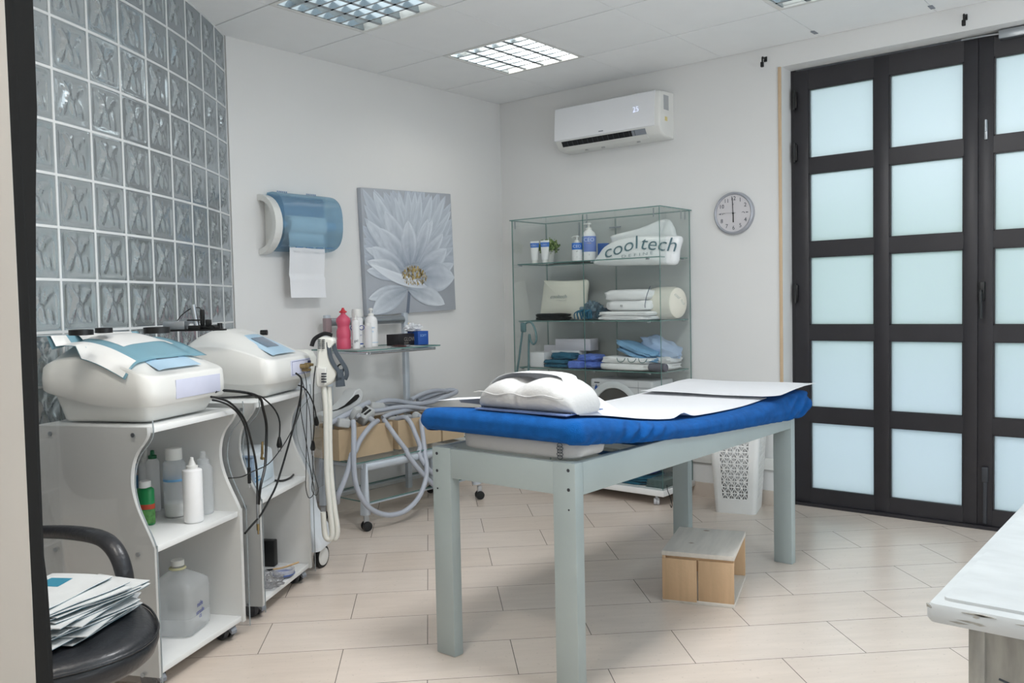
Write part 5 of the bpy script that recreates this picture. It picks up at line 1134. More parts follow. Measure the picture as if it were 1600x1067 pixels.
for tp, w_, bd in (((30, 70), 110, -20), ((115, 75), 105, 10), ((190, 95), 90, 0), ((240, 90), 70, 0), ((700, 180), 100, 20), ((660, 125), 100, 10), ((705, 300), 110, 30), ((40, 190), 100, -20), ((705, 420), 120, 20), ((600, 100), 80, 10), ((45, 290), 110, -25), ((715, 520), 110, 20)): petal((400, 640), tp, w_, bd, lo=(.52, .56, .61), hi=(.79, .82, .855))
for tp, w_, bd in (((305, 100), 75, 0), ((275, 130), 60, 0), ((375, 88), 80, 0), ((430, 92), 70, 0), ((470, 105), 72, 5), ((555, 120), 80, 14), ((650, 140), 76, 20), ((110, 90), 105, -12), ((700, 240), 76, 24), ((55, 330), 85, -25)): petal((405, 620), tp, w_, bd, lo=(.54, .58, .63), hi=(.83, .86, .89))
for bs, tp, w_, bd in (((380, 640), (200, 240), 130, 12), ((370, 650), (70, 310), 110, -10), ((360, 660), (158, 368), 125, 14), ((440, 640), (562, 308), 86, -10), ((430, 640), (527, 300), 90, 0), ((395, 650), (375, 312), 122, 0), ((460, 650), (642, 412), 92, 6), ((340, 700), (50, 520), 95, 20), ((350, 690), (105, 512), 155, -18), ((455, 690), (668, 525), 135, 14), ((490, 730), (722, 640), 105, 10), ((470, 740), (728, 745), 215, 0), ((320, 760), (62, 690), 105, 16)): petal(bs, tp, w_, bd, lo=(.50, .54, .60))
for bs, tp, w_, bd in (((340, 800), (65, 620), 125, 40), ((360, 825), (75, 910), 105, 8), ((372, 835), (105, 1022), 150, 14), ((375, 828), (655, 948), 135, -10)): petal(bs, tp, w_, bd, lo=(.52, .56, .61), hi=(.88, .90, .92))
pt_ = b.build('petals', PM, t, smooth=0)
b = MB(); P = [PX(*cp_(x, y), .0399) for x, y in ((376, 850), (396, 850), (384, 1018), (362, 1018))]; b.prism(P, (.0006, 0, 0)); b.build('stem', mat('stem_paint', (.42, .46, .52), .7), t, smooth=0)
b = MB(); lay[0] += 4; petal((520, 815), (90, 640), 75, -22, lo=(.72, .75, .79), hi=(.90, .92, .94), fat=.1); b.build('front_petal', PM, t, smooth=0)
b = MB(); rnd = random.Random(3)
for k in range(190):
    a = rnd.uniform(0, 2*PI); rr_ = rnd.random()**.5; x, y = 425+95*rr_*math.cos(a), 735+75*rr_*math.sin(a)
    if y > 790+.1*(x-330): continue
    b.c = lin(rnd.choice([(.72, .63, .40), (.80, .72, .50), (.56, .50, .36), (.64, .57, .40)])); p = PX(*cp_(x, y), .0430); s_ = rnd.uniform(.004, .0075)
    b.prism([p+Vector((0, s_*.6*math.cos(q), s_*1.4*math.sin(q))) for q in [2*PI*i/8 for i in range(8)]], (.0008, 0, 0))
b.build('stamens', PM, t, smooth=0)['kind'] = 'stuff'

# ================================================================== GLASS DISPLAY CABINET
VX0, VX1, VY0, VY1, VZ0, VZ1, VM = .418, 1.548, -.400, -.022, .098, 1.790, .998
t = thing('display_cabinet', ((VX0+VX1)/2, -.21, 0), 0, 'frameless glass display cabinet on castors in the room corner, under the air conditioner', 'display cabinet')
glass(G, (VX0-.012, VY0-.008, VZ1), (VX1+.012, VY1+.004, VZ1+.006), 'top_panel', t)
for x in (VX0, VX1-.005): glass(G, (x, VY0+.006, VZ0), (x+.005, VY1, VZ1-.001), 'side_panel', t)
for x0, x1 in ((VX0, VM-.0015), (VM+.0015, VX1)): glass(G, (x0, VY0, VZ0+.004), (x1, VY0+.005, VZ1-.002), 'door_panel', t)
glass(G, (VX0+.006, VY1+.001, VZ0), (VM-.003, VY1+.006, VZ1-.002), 'rear_panel', t); glass(G, (VM+.003, VY1+.001, VZ0), (VX1-.006, VY1+.006, VZ1-.002), 'rear_panel', t)
SHZ = (1.500, 1.118, .806, .375)
for z in SHZ: glass(G, (VX0+.03, VY0+.018, z-.006), (VX1-.012, VY1-.012, z), 'glass_shelf', t)
b = MB(); b.rbox((VX0-.01, VY0-.012, .062), (VX1+.012, VY1+.01, VZ0), .003); b.build('base_board', WHITEM, t)
for x in (VX0+.06, VX1-.06):
    for y in (VY0+.03, VY1-.05):
        b = MB(); b.lathe((x, y, .022), [(.014, -.018), (.021, -.016), (.022, -.004), (.018, 0), (.022, .004), (.021, .016), (.014, .018)], 20, axis=(.8, .5, 0)); b.cyl((x, y, .02), (x, y, .063), .008); b.build('caster', mat('clear_grey_caster', (.74, .75, .77), .3), t)
for z in SHZ[:3]:
    for x, y in ((VX0+.045, VY0+.03), (VM-.12, VY1-.03), (VM+.05, VY0+.03), (VM+.13, VY1-.03), (VX1-.03, VY1-.04), (VX1-.10, VY0+.03)):
        b = MB(); b.rbox((x-.010, y-.008, z-.016), (x+.010, y+.008, z-.0065), .002); b.build('shelf_clip', ALU, t)
for x, y in ((VX0+.02, VY0+.012), (VM+.025, VY0+.012), (VX1-.045, VY0+.012), (VX1-.012, VY1-.09), (VX1-.012, VY1-.04)):
    b = MB(); b.rbox((x-.003, y-.003, VZ1-.055), (x+.003, y+.003, VZ1-.003), .001); b.build('hinge_pin', ALU, t)
for x, z in ((VX0+.30, 1.735), (VX0+.36, 1.735)): b = MB(); b.rbox((x-.003, VY1-.02, VZ1-.10), (x+.003, VY1-.012, VZ1-.01), .001); b.build('hinge_pin', ALU, t)
b = MB(); b.rbox((VM-.04, VY1-.014, 1.722), (VM+.05, VY1-.006, 1.732), .002); b.build('bracket', ALU, t)
# -- top shelf
z1_ = SHZ[0]+.0005
def tube_cream(x, y, label, h=.152, w_=.060):
    t = thing('cream_tube', (x, y, z1_), .35, label, 'cream tube', 'cream tubes on the top shelf'); lb = local(t)
    b = lb(); b.lathe((0, 0, 0), [(w_*.42, 0), (w_*.42, .024)], 20, sy=.8); b.build('cap', WHITE, t)
    b = lb(); rings = []
    for k in range(9):
        u = k/8; a_, d_ = w_*(.40+.12*u), w_*.32*(1-u)+.0015; rings.append([(a_*math.cos(q), d_*math.sin(q), .024+(h-.024)*u) for q in [2*PI*i/20 for i in range(20)]])
    b.loft(rings); bd = b.build('body', WB, t, smooth=50)
    b = lb(); rings = []
    for u in (.66, .70, .86, .90): a_, d_ = w_*(.40+.12*u)+.0006, w_*.32*(1-u)+.0024; rings.append([(a_*math.cos(q), d_*math.sin(q), .024+(h-.024)*u) for q in [2*PI*i/20 for i in range(20)]])
    b.loft(rings, False, False); b.build('label_band', mat('azure_label', (.22, .45, .78), .45), bd, smooth=50)
    b = lb(); b.text('CEO', basis((0, -.0145, h*.80), (1, 0, 0), (0, -.12, 1)), .018, .0004); b.text('i', basis((0, -.020, h*.36), (1, 0, 0), (0, -.1, 1)), .014, .0004); b.build('lettering', mat('pale_print2', (.80, .84, .92), .5), bd, smooth=0)
def vp(px, py, y): return PY(px, py, y)
tube_cream(vp(836, 419, -.30).x, -.30, 'left one of two white cream tubes with an azure band, beside the potted plant')
tube_cream(vp(852, 419, -.30).x, -.30, 'right one of two white cream tubes, directly in front of the plant pot')
q = vp(857, 400, -.20); t = thing('potted_plant', (q.x, -.20, z1_), 0, 'small bushy green plant in a white pot on the top cabinet shelf', 'potted plant'); lb = local(t)
b = lb(); b.lathe((0, 0, 0), [(.032, 0), (.036, .004), (.046, .080), (.048, .088), (.043, .088), (.040, .078)], 28); b.build('pot', WHITE, t)
b = lb(); b.lathe((0, 0, .074), [(.001, 0), (.041, 0), (.041, .004)], 20); b.build('soil', mat('soil', (.25, .2, .15), .9), t)
b = lb(); rnd = random.Random(5); b2 = lb()
for k in range(80):
    th, ph = rnd.uniform(0, 2*PI), rnd.uniform(.1, 1.45); rr_ = rnd.uniform(.058, .088)
    d_ = Vector((math.sin(ph)*math.cos(th), math.sin(ph)*math.sin(th), math.cos(ph)*.85)); tip = Vector((0, 0, .085))+d_*rr_; b2.tube([(d_.x*.01, d_.y*.01, .076), tuple(tip*.6+Vector((0, 0, .035))), tuple(tip)], .0009, seg=4, smooth=2)
    for q_ in range(9):
        c_ = tip*(.7+.3*rnd.random())+Vector([rnd.uniform(-.014, .014) for _ in range(3)])+Vector((0, 0, .012)); M_ = Euler([rnd.uniform(0, 6) for _ in range(3)]).to_matrix(); s_ = rnd.uniform(.008, .014)
        b.c = lin(rnd.choice([(.36, .48, .22), (.50, .60, .34), (.66, .72, .48), (.28, .40, .18), (.44, .54, .30)]))
        b.add([c_+M_ @ Vector(v_) for v_ in ((0, -s_, 0), (s_*.5, -s_*.2, .0015), (s_*.35, s_*.6, 0), (0, s_, -.001), (-s_*.35, s_*.6, 0), (-s_*.5, -s_*.2, .0015))], [(0, 1, 2, 3, 4, 5)])
b.build('leaves', vcol_mat('leaf_paint', .6), t, smooth=0)['kind'] = 'stuff'; b2.build('stems', mat('stem_green', (.35, .42, .22), .7), t)
az = mat('azure_label', (.22, .45, .78), .45); az2 = mat('violet_blue_label', (.46, .55, .80), .45)
bottle('bottle', 'smaller white pump bottle with an azure label band on the top cabinet shelf', (vp(902, 417, -.30).x, -.30, z1_), .033, .125, WB, cap='pump', neck=.45, group='pump bottles on the top shelf', pumpdir=PI, shoulder=.12, band=[(.60, .95, az)], text=[('CEO', .76, .026, mat('pale_print2', (.80, .84, .92), .5)), ('gel', .52, .010, INK), ('i', .22, .016, INK)])
bottle('bottle', 'taller white pump bottle with a large violet-blue label on the top cabinet shelf', (vp(921, 416, -.24).x, -.24, z1_), .046, .205, WB, cap='pump', neck=.4, group='pump bottles on the top shelf', pumpdir=PI, shoulder=.26, band=[(.29, .78, az2)], text=[('CEO', .66, .034, mat('pale_print2', (.80, .84, .92), .5)), ('cream', .56, .012, mat('gold_print', (.80, .68, .5), .5)), ('i', .2, .018, INK)])
carton2('product_box', 'small dark blue box between the tall pump bottle and the printed bag', (vp(944, 410, -.16).x, -.16, z1_), .3, (.07, .05, .115), mat('mid_blue_card', (.20, .36, .62), .5), 'box')
TEALP = mat('teal_print', (.36, .47, .50), .6)
def slab(pts, y, th, name, mat_, parent=None, bulge=.0, solid=True, n=1, lean=0):
    """outline in the plane y, given real thickness and a puffed face"""
    P = [vp(a, c, y) for a, c in pts]; P = spline(P, 3, True); c = sum(P, Vector())/len(P); b = MB(); rings = []
    zb = min(p.z for p in P)
    for k, (s_, dy) in enumerate(((.90, .0), (.975, -th*.18), (1, -th*.5), (.975, -th*.82), (.9, -th), (.6, -th-bulge*.7), (.25, -th-bulge))):
        rings.append([c+(p-c)*s_+Vector((0, dy+th*.5+.002*mnoise.noise(p*30+Vector((0, k, 0))), 0))+Vector((0, -lean*0, 0)) for p in P])
    b.loft(rings); return b.build(name, mat_, parent, smooth=60, origin=tuple(c) if parent is None else None), c
o, c = slab([(932, 414), (930, 410), (938, 398), (947, 386), (965, 376), (990, 370), (1020, 368), (1052, 368), (1066, 371), (1062, 390), (1058, 412), (1040, 414), (990, 415), (950, 416)], -.27, .085, 'printed_bag', mat('white_bag_plastic', (.91, .92, .92), .35, var=.02, bump=.5, bscale=14, coat=.4), bulge=.012)
tag(o, 'plump white plastic bag with large looping letters, right end of the top cabinet shelf', 'bag')
rz_b = lambda x0, y0, x1, y1: None
def write(parent, s_, p0, p1, y, size, m_, sx=1.0, slant=.25):
    a, c_ = vp(*p0, y), vp(*p1, y); b = MB(); d_ = (c_-a); xa = d_.normalized(); za = Vector((xa.z*-1, 0, xa.x)); za = (za+xa*slant)
    M_ = Matrix(((xa.x*sx, za.x, 0, (a.x+c_.x)/2), (xa.y*sx, za.y, -1, y), (xa.z*sx, za.z, 0, (a.z+c_.z)/2), (0, 0, 0, 1)))
    b.text(s_, M_, size, .001, font_w=-.0006); return b.build('lettering', m_, parent, smooth=0)
write(o, 'cool', (943, 396), (999, 378), -.327, .112, TEALP, 1.32); write(o, 'tech', (999, 380), (1062, 384), -.327, .120, TEALP, 1.22); write(o, 'D E F I N E', (962, 402), (1030, 394), -.327, .026, TEALP, 1.9, .1)
o, c = slab([(956, 376), (958, 368), (1000, 357), (1040, 342), (1052, 352), (1056, 364), (1055, 380), (1000, 390), (960, 388)], -.14, .05, 'white_pouch', mat('white_bag_plastic', (.91, .92, .92), .35), bulge=.004)
tag(o, 'plain white folded pouch leaning behind the printed bag', 'pouch')
# -- second shelf
z2_ = SHZ[1]+.0005
o, c = slab([(847, 497), (848, 470), (852, 441), (853, 438), (880, 439), (905, 438), (919, 438), (918, 460), (914, 497), (890, 498), (865, 498)], -.16, .05, 'printed_cushion', NATURAL, bulge=.012)
tag(o, 'square cream cotton cushion with small grey print, leaning in the middle cabinet shelf', 'cushion')
write(o, 'cooltech', (858, 464), (888, 463), -.2005, .036, TEALP, 1.1); write(o, 'intelligent body', (862, 469), (892, 469), -.2005, .013, mat('pale_grey_print', (.68, .70, .70), .6), 1.1)
def cloth(name, label, x, y, z, d, m_, rz=0, amp=.08, fq=3, e=.6, seed=0, cat='towel', group=None, tilt=None, layers=1):
    b = MB()
    for k in range(layers): b.soft((x+.004*math.sin(k*4+seed), y+.003*math.cos(k*3+seed), z+d[2]*k/layers*.96), (d[0], d[1], d[2]/layers*1.06), rz=rz, amp=amp, fq=fq, e=e, seed=seed+k*3, nu=40, nv=16, tilt=tilt, flat=.06)
    o = b.build(name, m_, origin=(x, y, z), smooth=60); tag(o, label, cat, group); return o
cloth('black_bag', 'flat folded black fabric in front of the cream cushion', vp(864, 490, -.28).x, -.28, z2_, (.235, .13, .046), mat('black_cloth', (.09, .10, .10), .85), amp=.10, e=.45, seed=2, cat='folded fabric', layers=2)
q = vp(908, 488, -.28); b = MB()
for k in range(5): b.tube([(q.x-.05+.02*k, -.28+.01*k, z2_+.006), (q.x-.045+.022*k, -.29, z2_+.045+.006*(k % 3)), (q.x-.01+.018*k, -.26, z2_+.062-.01*(k % 2)), (q.x+.0+.018*k, -.27, z2_+.01)], .006, seg=6, flat=.5)
tag(b.build('elastic_strap', TEAL, origin=(q.x, -.28, z2_)), 'tangled teal and blue elastic strap right of the black fabric', 'strap')
cloth('crumpled_wrap', 'crumpled grey-blue wrap behind the teal strap on the second shelf', vp(926, 480, -.17).x, -.17, z2_, (.14, .12, .105), mat('greyblue_film', (.42, .50, .55), .5, var=.25, scale=30), amp=.35, fq=4, e=.9, seed=6, cat='wrap')
cloth('dark_glove', 'small dark teal cloth beside the crumpled wrap', vp(943, 488, -.2).x, -.21, z2_, (.09, .09, .07), mat('dark_teal', (.22, .32, .37), .8), amp=.3, e=.9, seed=8, cat='cloth')
cloth('folded_towel', 'white towel folded flat at the bottom of the pile on the second shelf', vp(984, 494, -.26).x, -.25, z2_, (.39, .20, .055), TOWEL, amp=.06, e=.4, seed=11, layers=2, group='white towels on the second shelf')
o = cloth('folded_towel', 'thick folded white towel with a dark line, on top of the flat one', vp(988, 468, -.25).x, -.24, z2_+.054, (.33, .20, .135), TOWEL, amp=.05, e=.5, seed=13, layers=2, group='white towels on the second shelf')
b = MB(); b.tube([vp(1016, 447, -.345), vp(1011, 460, -.349), vp(1008, 474, -.349), vp(1008, 481, -.345)], .002, seg=6, smooth=4); b.build('dark_stripe', mat('dark_stripe', (.25, .30, .40), .8), o)
b = MB(); b.text('02', basis(vp(971, 478, -.349), (1, 0, 0), (0, 0, 1)), .018, .001); b.build('monogram', INK, o, smooth=0)
q = vp(1048, 471, -.16); b = MB(); b.lathe((q.x-.13, -.17, z2_+.101), [(.06, -.01), (.092, .02), (.100, .06), (.100, .17), (.092, .20), (.065, .218), (.02, .222)], 32, axis=(1, -.12, 0)); o = b.build('bolster_cushion', NATURAL, origin=(q.x, -.17, z2_)); tag(o, 'round cream bolster cushion with small print at the right end of the second shelf', 'bolster')
write(o, 'cool', (1053, 457), (1064, 468), -.274, .030, TEALP, .8); write(o, 'tech', (1064, 466), (1070, 478), -.268, .026, TEALP, .8)
# -- third shelf
z3_ = SHZ[2]+.0005
GB = mat('grey_white_box', (.80, .79, .82), .55)
carton2('carton', 'white box at the front left of the third cabinet shelf', (vp(844, 565, -.3).x, -.29, z3_), .1, (.11, .10, .098), mat('white_card', (.90, .90, .91), .5), 'box', 'white and grey boxes on the third shelf')
carton2('carton', 'low white box behind the teal cloths on the third shelf', (vp(885, 560, -.18).x, -.15, z3_), .1, (.22, .10, .105), mat('white_card', (.90, .90, .91), .5), 'box', 'white and grey boxes on the third shelf')
carton2('carton', 'wide pale grey box stacked on top of the low white box', (vp(899, 533, -.15).x, -.135, z3_+.1055), .1, (.27, .11, .078), GB, 'box', 'white and grey boxes on the third shelf')
carton2('carton', 'small upright grey box at the back left of the third shelf', (vp(865, 540, -.09).x, -.085, z3_), 0, (.13, .06, .135), GB, 'box', 'white and grey boxes on the third shelf')
cloth('folded_slippers', 'teal quilted cloth folded at the front left of the third shelf', vp(874, 566, -.3).x, -.305, z3_, (.20, .13, .052), TEAL, amp=.12, e=.6, seed=21, layers=2, cat='cloth', group='teal cloths on the third shelf')
cloth('folded_slippers', 'upper teal quilted cloth lying across the first one', vp(884, 555, -.27).x, -.27, z3_+.05, (.19, .12, .045), TEAL, amp=.14, e=.6, seed=24, cat='cloth', group='teal cloths on the third shelf')
BP = mat('blue_dotted_cloth', (.36, .47, .78), .85, var=.25, scale=160)
cloth('dotted_cloth', 'small blue dotted cloth folded right of the teal cloths', vp(902, 571, -.32).x, -.33, z3_, (.10, .08, .046), BP, amp=.06, e=.4, seed=31, cat='cloth', group='blue dotted cloths')
cloth('dotted_cloth', 'larger blue dotted bag-like cloth behind the small dotted one', vp(924, 563, -.25).x, -.24, z3_, (.17, .15, .088), BP, amp=.12, e=.65, seed=33, layers=2, cat='cloth', group='blue dotted cloths')
o = cloth('scalloped_towel', 'white towel with green scalloped edging at the bottom of the third shelf pile', vp(985, 568, -.3).x-.02, -.27, z3_, (.36, .19, .085), TOWEL, amp=.06, e=.45, seed=41, layers=2)
b = MB()
for k in range(3):
    x0 = vp(970+17*k, 566, -.365).x; b.tube([(x0-.03, -.362, z3_+.078), (x0-.02, -.368, z3_+.060), (x0, -.371, z3_+.054), (x0+.02, -.368, z3_+.060), (x0+.03, -.362, z3_+.078)], .0022, seg=6)
b.build('scalloped_edging', mat('green_edging', (.28, .42, .42), .8), o)
LB = mat('light_blue_cloth', (.48, .64, .77), .9, var=.08, scale=20, bump=.3, bscale=200); LB2 = mat('pale_blue_cloth', (.64, .72, .83), .9, var=.05, bump=.3, bscale=200)
cloth('blue_towel', 'mid blue folded towel draped over the scalloped white towel', vp(996, 555, -.28).x, -.265, z3_+.080, (.28, .17, .075), LB, rz=-.1, amp=.10, e=.65, seed=44, layers=2, tilt=(0, .30, 0), group='blue towels on the third shelf')
cloth('blue_towel', 'pale blue folded towel on top of the pile at the right of the third shelf', vp(1032, 538, -.17).x, -.15, z3_+.075, (.27, .16, .11), LB2, amp=.13, e=.85, seed=47, tilt=(0, .35, 0), group='blue towels on the third shelf')
cloth('white_wrap', 'crumpled white cloth with faint rings at the right end of the third shelf', 1.445, -.16, z3_, (.16, .18, .085), TOWEL, amp=.12, e=.6, seed=49, layers=2, cat='cloth')
q = vp(1029, 580, -.35); b = MB(); b.lathe((q.x-.06, -.355, z3_+.026), [(.018, 0), (.025, .006), (.026, .02), (.026, .10), (.025, .114), (.018, .12)], 24, axis=(1, 0, 0)); tag(b.build('grey_roll', mat('grey_foam', (.38, .38, .41), .8), origin=(q.x, -.355, z3_)), 'small dark grey foam roll at the front of the third shelf', 'foam roll')
# hanging green tube at the left
GH = mat('grey_green_tube', (.34, .45, .46), .5)
b = MB(); yy = -.415
b.tube([vp(x, y, yy) for x, y in [(803, 608), (806, 590), (811, 560), (814, 535), (817, 515), (822, 505), (830, 504), (836, 515), (838, 530), (834, 538), (829, 532), (827, 522), (826, 545), (826, 570), (825, 600), (825, 612)]], .0085, seg=10, smooth=4, flat=.7)
gt = b.build('hanging_tube', GH, origin=tuple(vp(820, 505, yy))); tag(gt, 'grey-green tubing looped over a hook at the left front of the display cabinet', 'tube')
b = MB(); b.rbox(tuple(vp(815, 512, yy)-Vector((.004, .012, .03))), tuple(vp(815, 512, yy)+Vector((.036, .010, .034))), .008); b.build('connector', GH, gt)
b = MB(); q = vp(800, 596, yy); b.rbox(tuple(q-Vector((.03, .01, .012))), tuple(q+Vector((.02, .01, .012))), .006); b.build('clip', GH, gt)
# -- small front loading machine behind the glass
t = thing('mini_washer', (1.215, -.21, SHZ[3]), 0, 'compact white front-loading machine with a big dark round door, low in the display cabinet', 'washing machine')
b = MB(); b.rbox((.99, -.33, SHZ[3]+.001), (1.445, -.07, .745), .012, 3); b.build('body', mat('machine_grey', (.80, .80, .81), .35), t)
b = MB(); b.box((.994, -.3325, .700), (1.441, -.3305, .702)); b.build('panel_line', GREYP, t, smooth=0)
cM = Vector((1.17, -.331, .545)); b = MB(); b.lathe(cM, [(.14, -.001), (.185, 0), (.190, .008), (.178, .014), (.15, .010), (.145, .0)], 48, axis=(0, -1, 0)); dr = b.build('door_ring', mat('light_grey_ring', (.82, .83, .84), .3), t)
b = MB(); b.lathe(cM, [(.001, .010), (.10, .008), (.148, .002), (.148, -.001)], 40, axis=(0, -1, 0)); b.build('door_glass', mat('dark_door_glass', (.30, .29, .28), .12), dr)
b = MB(); b.text('Candor', basis((1.045, -.3312, .722), (1, 0, 0), (0, 0, 1)), .012, .0006) if 0 else b.box((1.02, -.3315, .719), (1.06, -.3305, .725)); b.build('nameplate', DKGREY, t, smooth=0)
b = MB(); b.lathe((1.035, -.3308, .685), [(.012, 0), (.012, .001)], 20, axis=(0, -1, 0), sy=1.4); b.prism([(1.025, -.3316, .690), (1.045, -.3316, .690), (1.035, -.3316, .712)], (0, .001, 0)); b.build('drop_emblem', BLUEL, t, smooth=0)
b = MB(); b.box((1.345, -.3315, .64), (1.347, -.3308, .74)); b.build('panel_edge', GREYP, t, smooth=0)
# -- bottom compartment
zb_ = VZ0+.0005
cloth('teal_towels', 'dark teal towels folded flat on the cabinet base board', 1.14, -.22, zb_, (.55, .26, .055), mat('deep_teal_cloth', (.07, .33, .42), .85, var=.2, scale=10), amp=.05, e=.35, seed=61, layers=3)
cloth('blue_pouch', 'royal blue pouch lying on the teal towels in the cabinet bottom', 1.32, -.24, zb_+.055, (.20, .18, .08), mat('royal_blue', (.14, .22, .52), .7), amp=.15, e=.7, seed=63, cat='pouch')
cloth('printed_wrapper', 'white and turquoise wrapper on top of the blue pouch in the cabinet bottom', 1.25, -.26, zb_+.130, (.20, .12, .04), mat('turquoise_white', (.72, .84, .86), .5, var=.35, scale=14), amp=.25, e=.7, seed=65, cat='wrapper')
b = MB()
for k in range(7): b.rbox((1.405+.004*(k % 2), -.36+.003*k, zb_+.007*k), (1.53, -.06, zb_+.004+.007*k), .001)
tag(b.build('glass_plates', mat('stacked_glass', (.40, .48, .48), .15), origin=(1.46, -.2, zb_)), 'stack of thin dark glass plates at the right of the cabinet bottom', 'glass plates')
b = MB(); b.tube([vp(1042, 758, -.415), vp(1043, 766, -.417), vp(1047, 776, -.417), vp(1050, 788, -.417), vp(1049, 793, -.417), vp(1047, 788, -.417)], .0022, seg=6); tag(b.build('dangling_cord', BLACK, origin=tuple(vp(1042, 758, -.415))), 'thin black cord dangling over the cabinet base board', 'cord')
q = vp(1063, 728, -.10); b = MB(); b.tube([(1.565, -.05, .36), (1.60, -.05, .33), (1.62, -.06, .29)], .006, seg=8); 
tag(b.build('white_cable', WHITE, origin=(1.6, -.05, .33)), 'short white cable on the wall between the cabinet and the laundry basket', 'cable')

# ================================================================== DESK CORNER AT THE RIGHT
DX, DY, DH = 3.820, -3.600, .80
t = thing('whitewashed_desk', (4.4, -3.0, 0), 0, 'worn whitewashed wooden desk corner with rounded moulded edge at the right border', 'desk')
DW = mat('whitewashed_wood', (.75, .765, .77), .42, var=.07, scale=6, stretch=(2, 4, 1), bump=.04); DW2 = mat('grey_worn_wood', (.60, .59, .56), .55, var=.22, scale=7, stretch=(7, 7, 1.5), bump=.1)
pr = [(0.0, -.034), (-.010, -.031), (-.0155, -.020), (-.014, -.009), (-.006, -.003), (.006, -.0015), (.010, -.001), (.011, .0), (1.2, 0)]
b = MB(); rings = []
X1, Y1 = 5.1, -2.2
for i, z in [(.012, -.036), (.003, -.034), (-.001, -.027), (-.001, -.014), (.003, -.007), (.014, -.004), (.018, -.004), (.0185, .0), (.022, .0008)]:
    rings.append([(p[0], p[1], DH+z) for p in [(x, y, 0) for x, y, _ in [(DX+i+a, DY+i+c, 0) for a, c in [(.008, 0), (.0023, .0023), (0, .008)]] + [(DX+i, Y1-i, 0), (X1-i, Y1-i, 0), (X1-i, DY+i, 0)]]])
b.loft(rings); dt = b.build('desk_top', DW, t, smooth=30)
rw = random.Random(21)
for k in range(16):
    x = DX+.012+rw.random()**1.6*.5; z = DH-.010-rw.random()*.018; l_ = rw.uniform(.008, .05); b = MB(); b.prism([(x, DY-.0015, z), (x+l_*.5, DY-.0015, z-.0016), (x+l_, DY-.0015, z+.0003), (x+l_*.4, DY-.0015, z+.0015)], (0, .003, 0)); b.build('worn_patch', DW2, dt, smooth=0)
b = MB(); b.prism([(DX-.0014, DY+.004, DH-.008), (DX+.003, DY-.0014, DH-.009), (DX+.006, DY-.0014, DH-.013), (DX-.0014, DY+.006, DH-.014)], (.002, .002, 0)); b.build('worn_patch', DW2, dt, smooth=0)
b = MB(); b.rbox((3.866, -3.555, .0), (3.885, Y1-.05, DH-.036), .002); b.rbox((3.886, -3.550, .0), (5.05, -3.535, DH-.036), .001); b.rbox((3.866, -3.556, 0), (3.8875, -3.534, DH-.0365), .002); b.build('carcass', DW2, t)
b = MB(); b.tube([(3.96+.05*math.cos(a)-.0, -3.5515, .66+.018*math.sin(a)) for a in [PI*.05+k*PI*.9/10 for k in range(11)]], .0022, seg=6); b.tube([(3.905+.012*k, -3.551, .685-.003*(k % 3)) for k in range(5)], .0016, seg=5); b.build('carved_scratch', INK, t)

# ================================================================== OFFICE CHAIR AND SACHETS
cc_ = Vector((1.985, -4.105, 0)); t = thing('office_chair', tuple(cc_), math.radians(-20), 'black leather office chair with curved padded armrest, at the lower left', 'office chair'); lb = local(t)
LEA = mat('black_leather', (.13, .135, .15), .38, var=.08, bump=.12, bscale=90, coat=.1)
b = lb(); rings = []
NSG = 48
for z, k in ((.405, .80), (.41, .90), (.425, .965), (.45, 1.0), (.467, .985), (.4695, .955), (.474, .95), (.484, .91), (.488, .78), (.484, .4), (.482, .1)):
    rings.append([(.27*k*math.copysign(abs(math.cos(a))**.8, math.cos(a)), .265*k*math.copysign(abs(math.sin(a))**.8, math.sin(a)), z) for a in [2*PI*i/NSG for i in range(NSG)]])
b.loft(rings); st = b.build('seat', LEA, t, smooth=60)
b = lb(); b.tube([(.268*math.copysign(abs(math.cos(a))**.8, math.cos(a)), .263*math.copysign(abs(math.sin(a))**.8, math.sin(a)), .470) for a in [2*PI*i/40 for i in range(40)]], .003, seg=6, smooth=2, closed=True); b.build('seam', LEA, st)
def PDz(x, y, d): return PD(x, y, d)
b = MB(); b.tube([PD(204, 950, 2.27), PD(199, 925, 2.26), PD(194, 895, 2.25), PD(185, 868, 2.26), PD(170, 848, 2.28), PD(150, 838, 2.31), PD(120, 833, 2.36), PD(90, 831, 2.42), PD(55, 833, 2.50), PD(30, 850, 2.56), PD(15, 900, 2.6), PD(14, 960, 2.6)], lambda t_: .0205+.004*math.sin(PI*t_), seg=14, smooth=5, flat=.75); b.build('armrest', LEA, t)
Pf = PD(204, 950, 2.27)
b = MB(); b.tube([Pf+Vector((0, 0, .02)), Pf+Vector((-.0, -.0, -.05)), Vector((cc_.x+.05, cc_.y+.10, .398))], .014, seg=10, smooth=4); b.build('arm_bracket', BLACK, t)
b = lb(); b.cyl((0, 0, .10), (0, 0, .40), .025, seg=20); b.rbox((-.10, -.09, .385), (.10, .09, .404), .006); b.build('gas_column', BLACK, t)
b = lb()
for k in range(5): a = 2*PI*k/5+.4; b.tube([(0.02*math.cos(a), .02*math.sin(a), .10), (.16*math.cos(a), .16*math.sin(a), .09), (.27*math.cos(a), .27*math.sin(a), .062)], lambda q: .022-.006*q, seg=10)
b.build('star_base', BLACK, t)
for k in range(5):
    a = 2*PI*k/5+.4; b = lb(); b.lathe((.275*math.cos(a), .275*math.sin(a), .027), [(.018, -.02), (.027, -.018), (.027, .018), (.018, .02)], 20, axis=(-math.sin(a), math.cos(a), 0)); b.cyl((.275*math.cos(a), .275*math.sin(a), .03), (.275*math.cos(a), .275*math.sin(a), .065), .006); b.build('caster', BLACK, t)
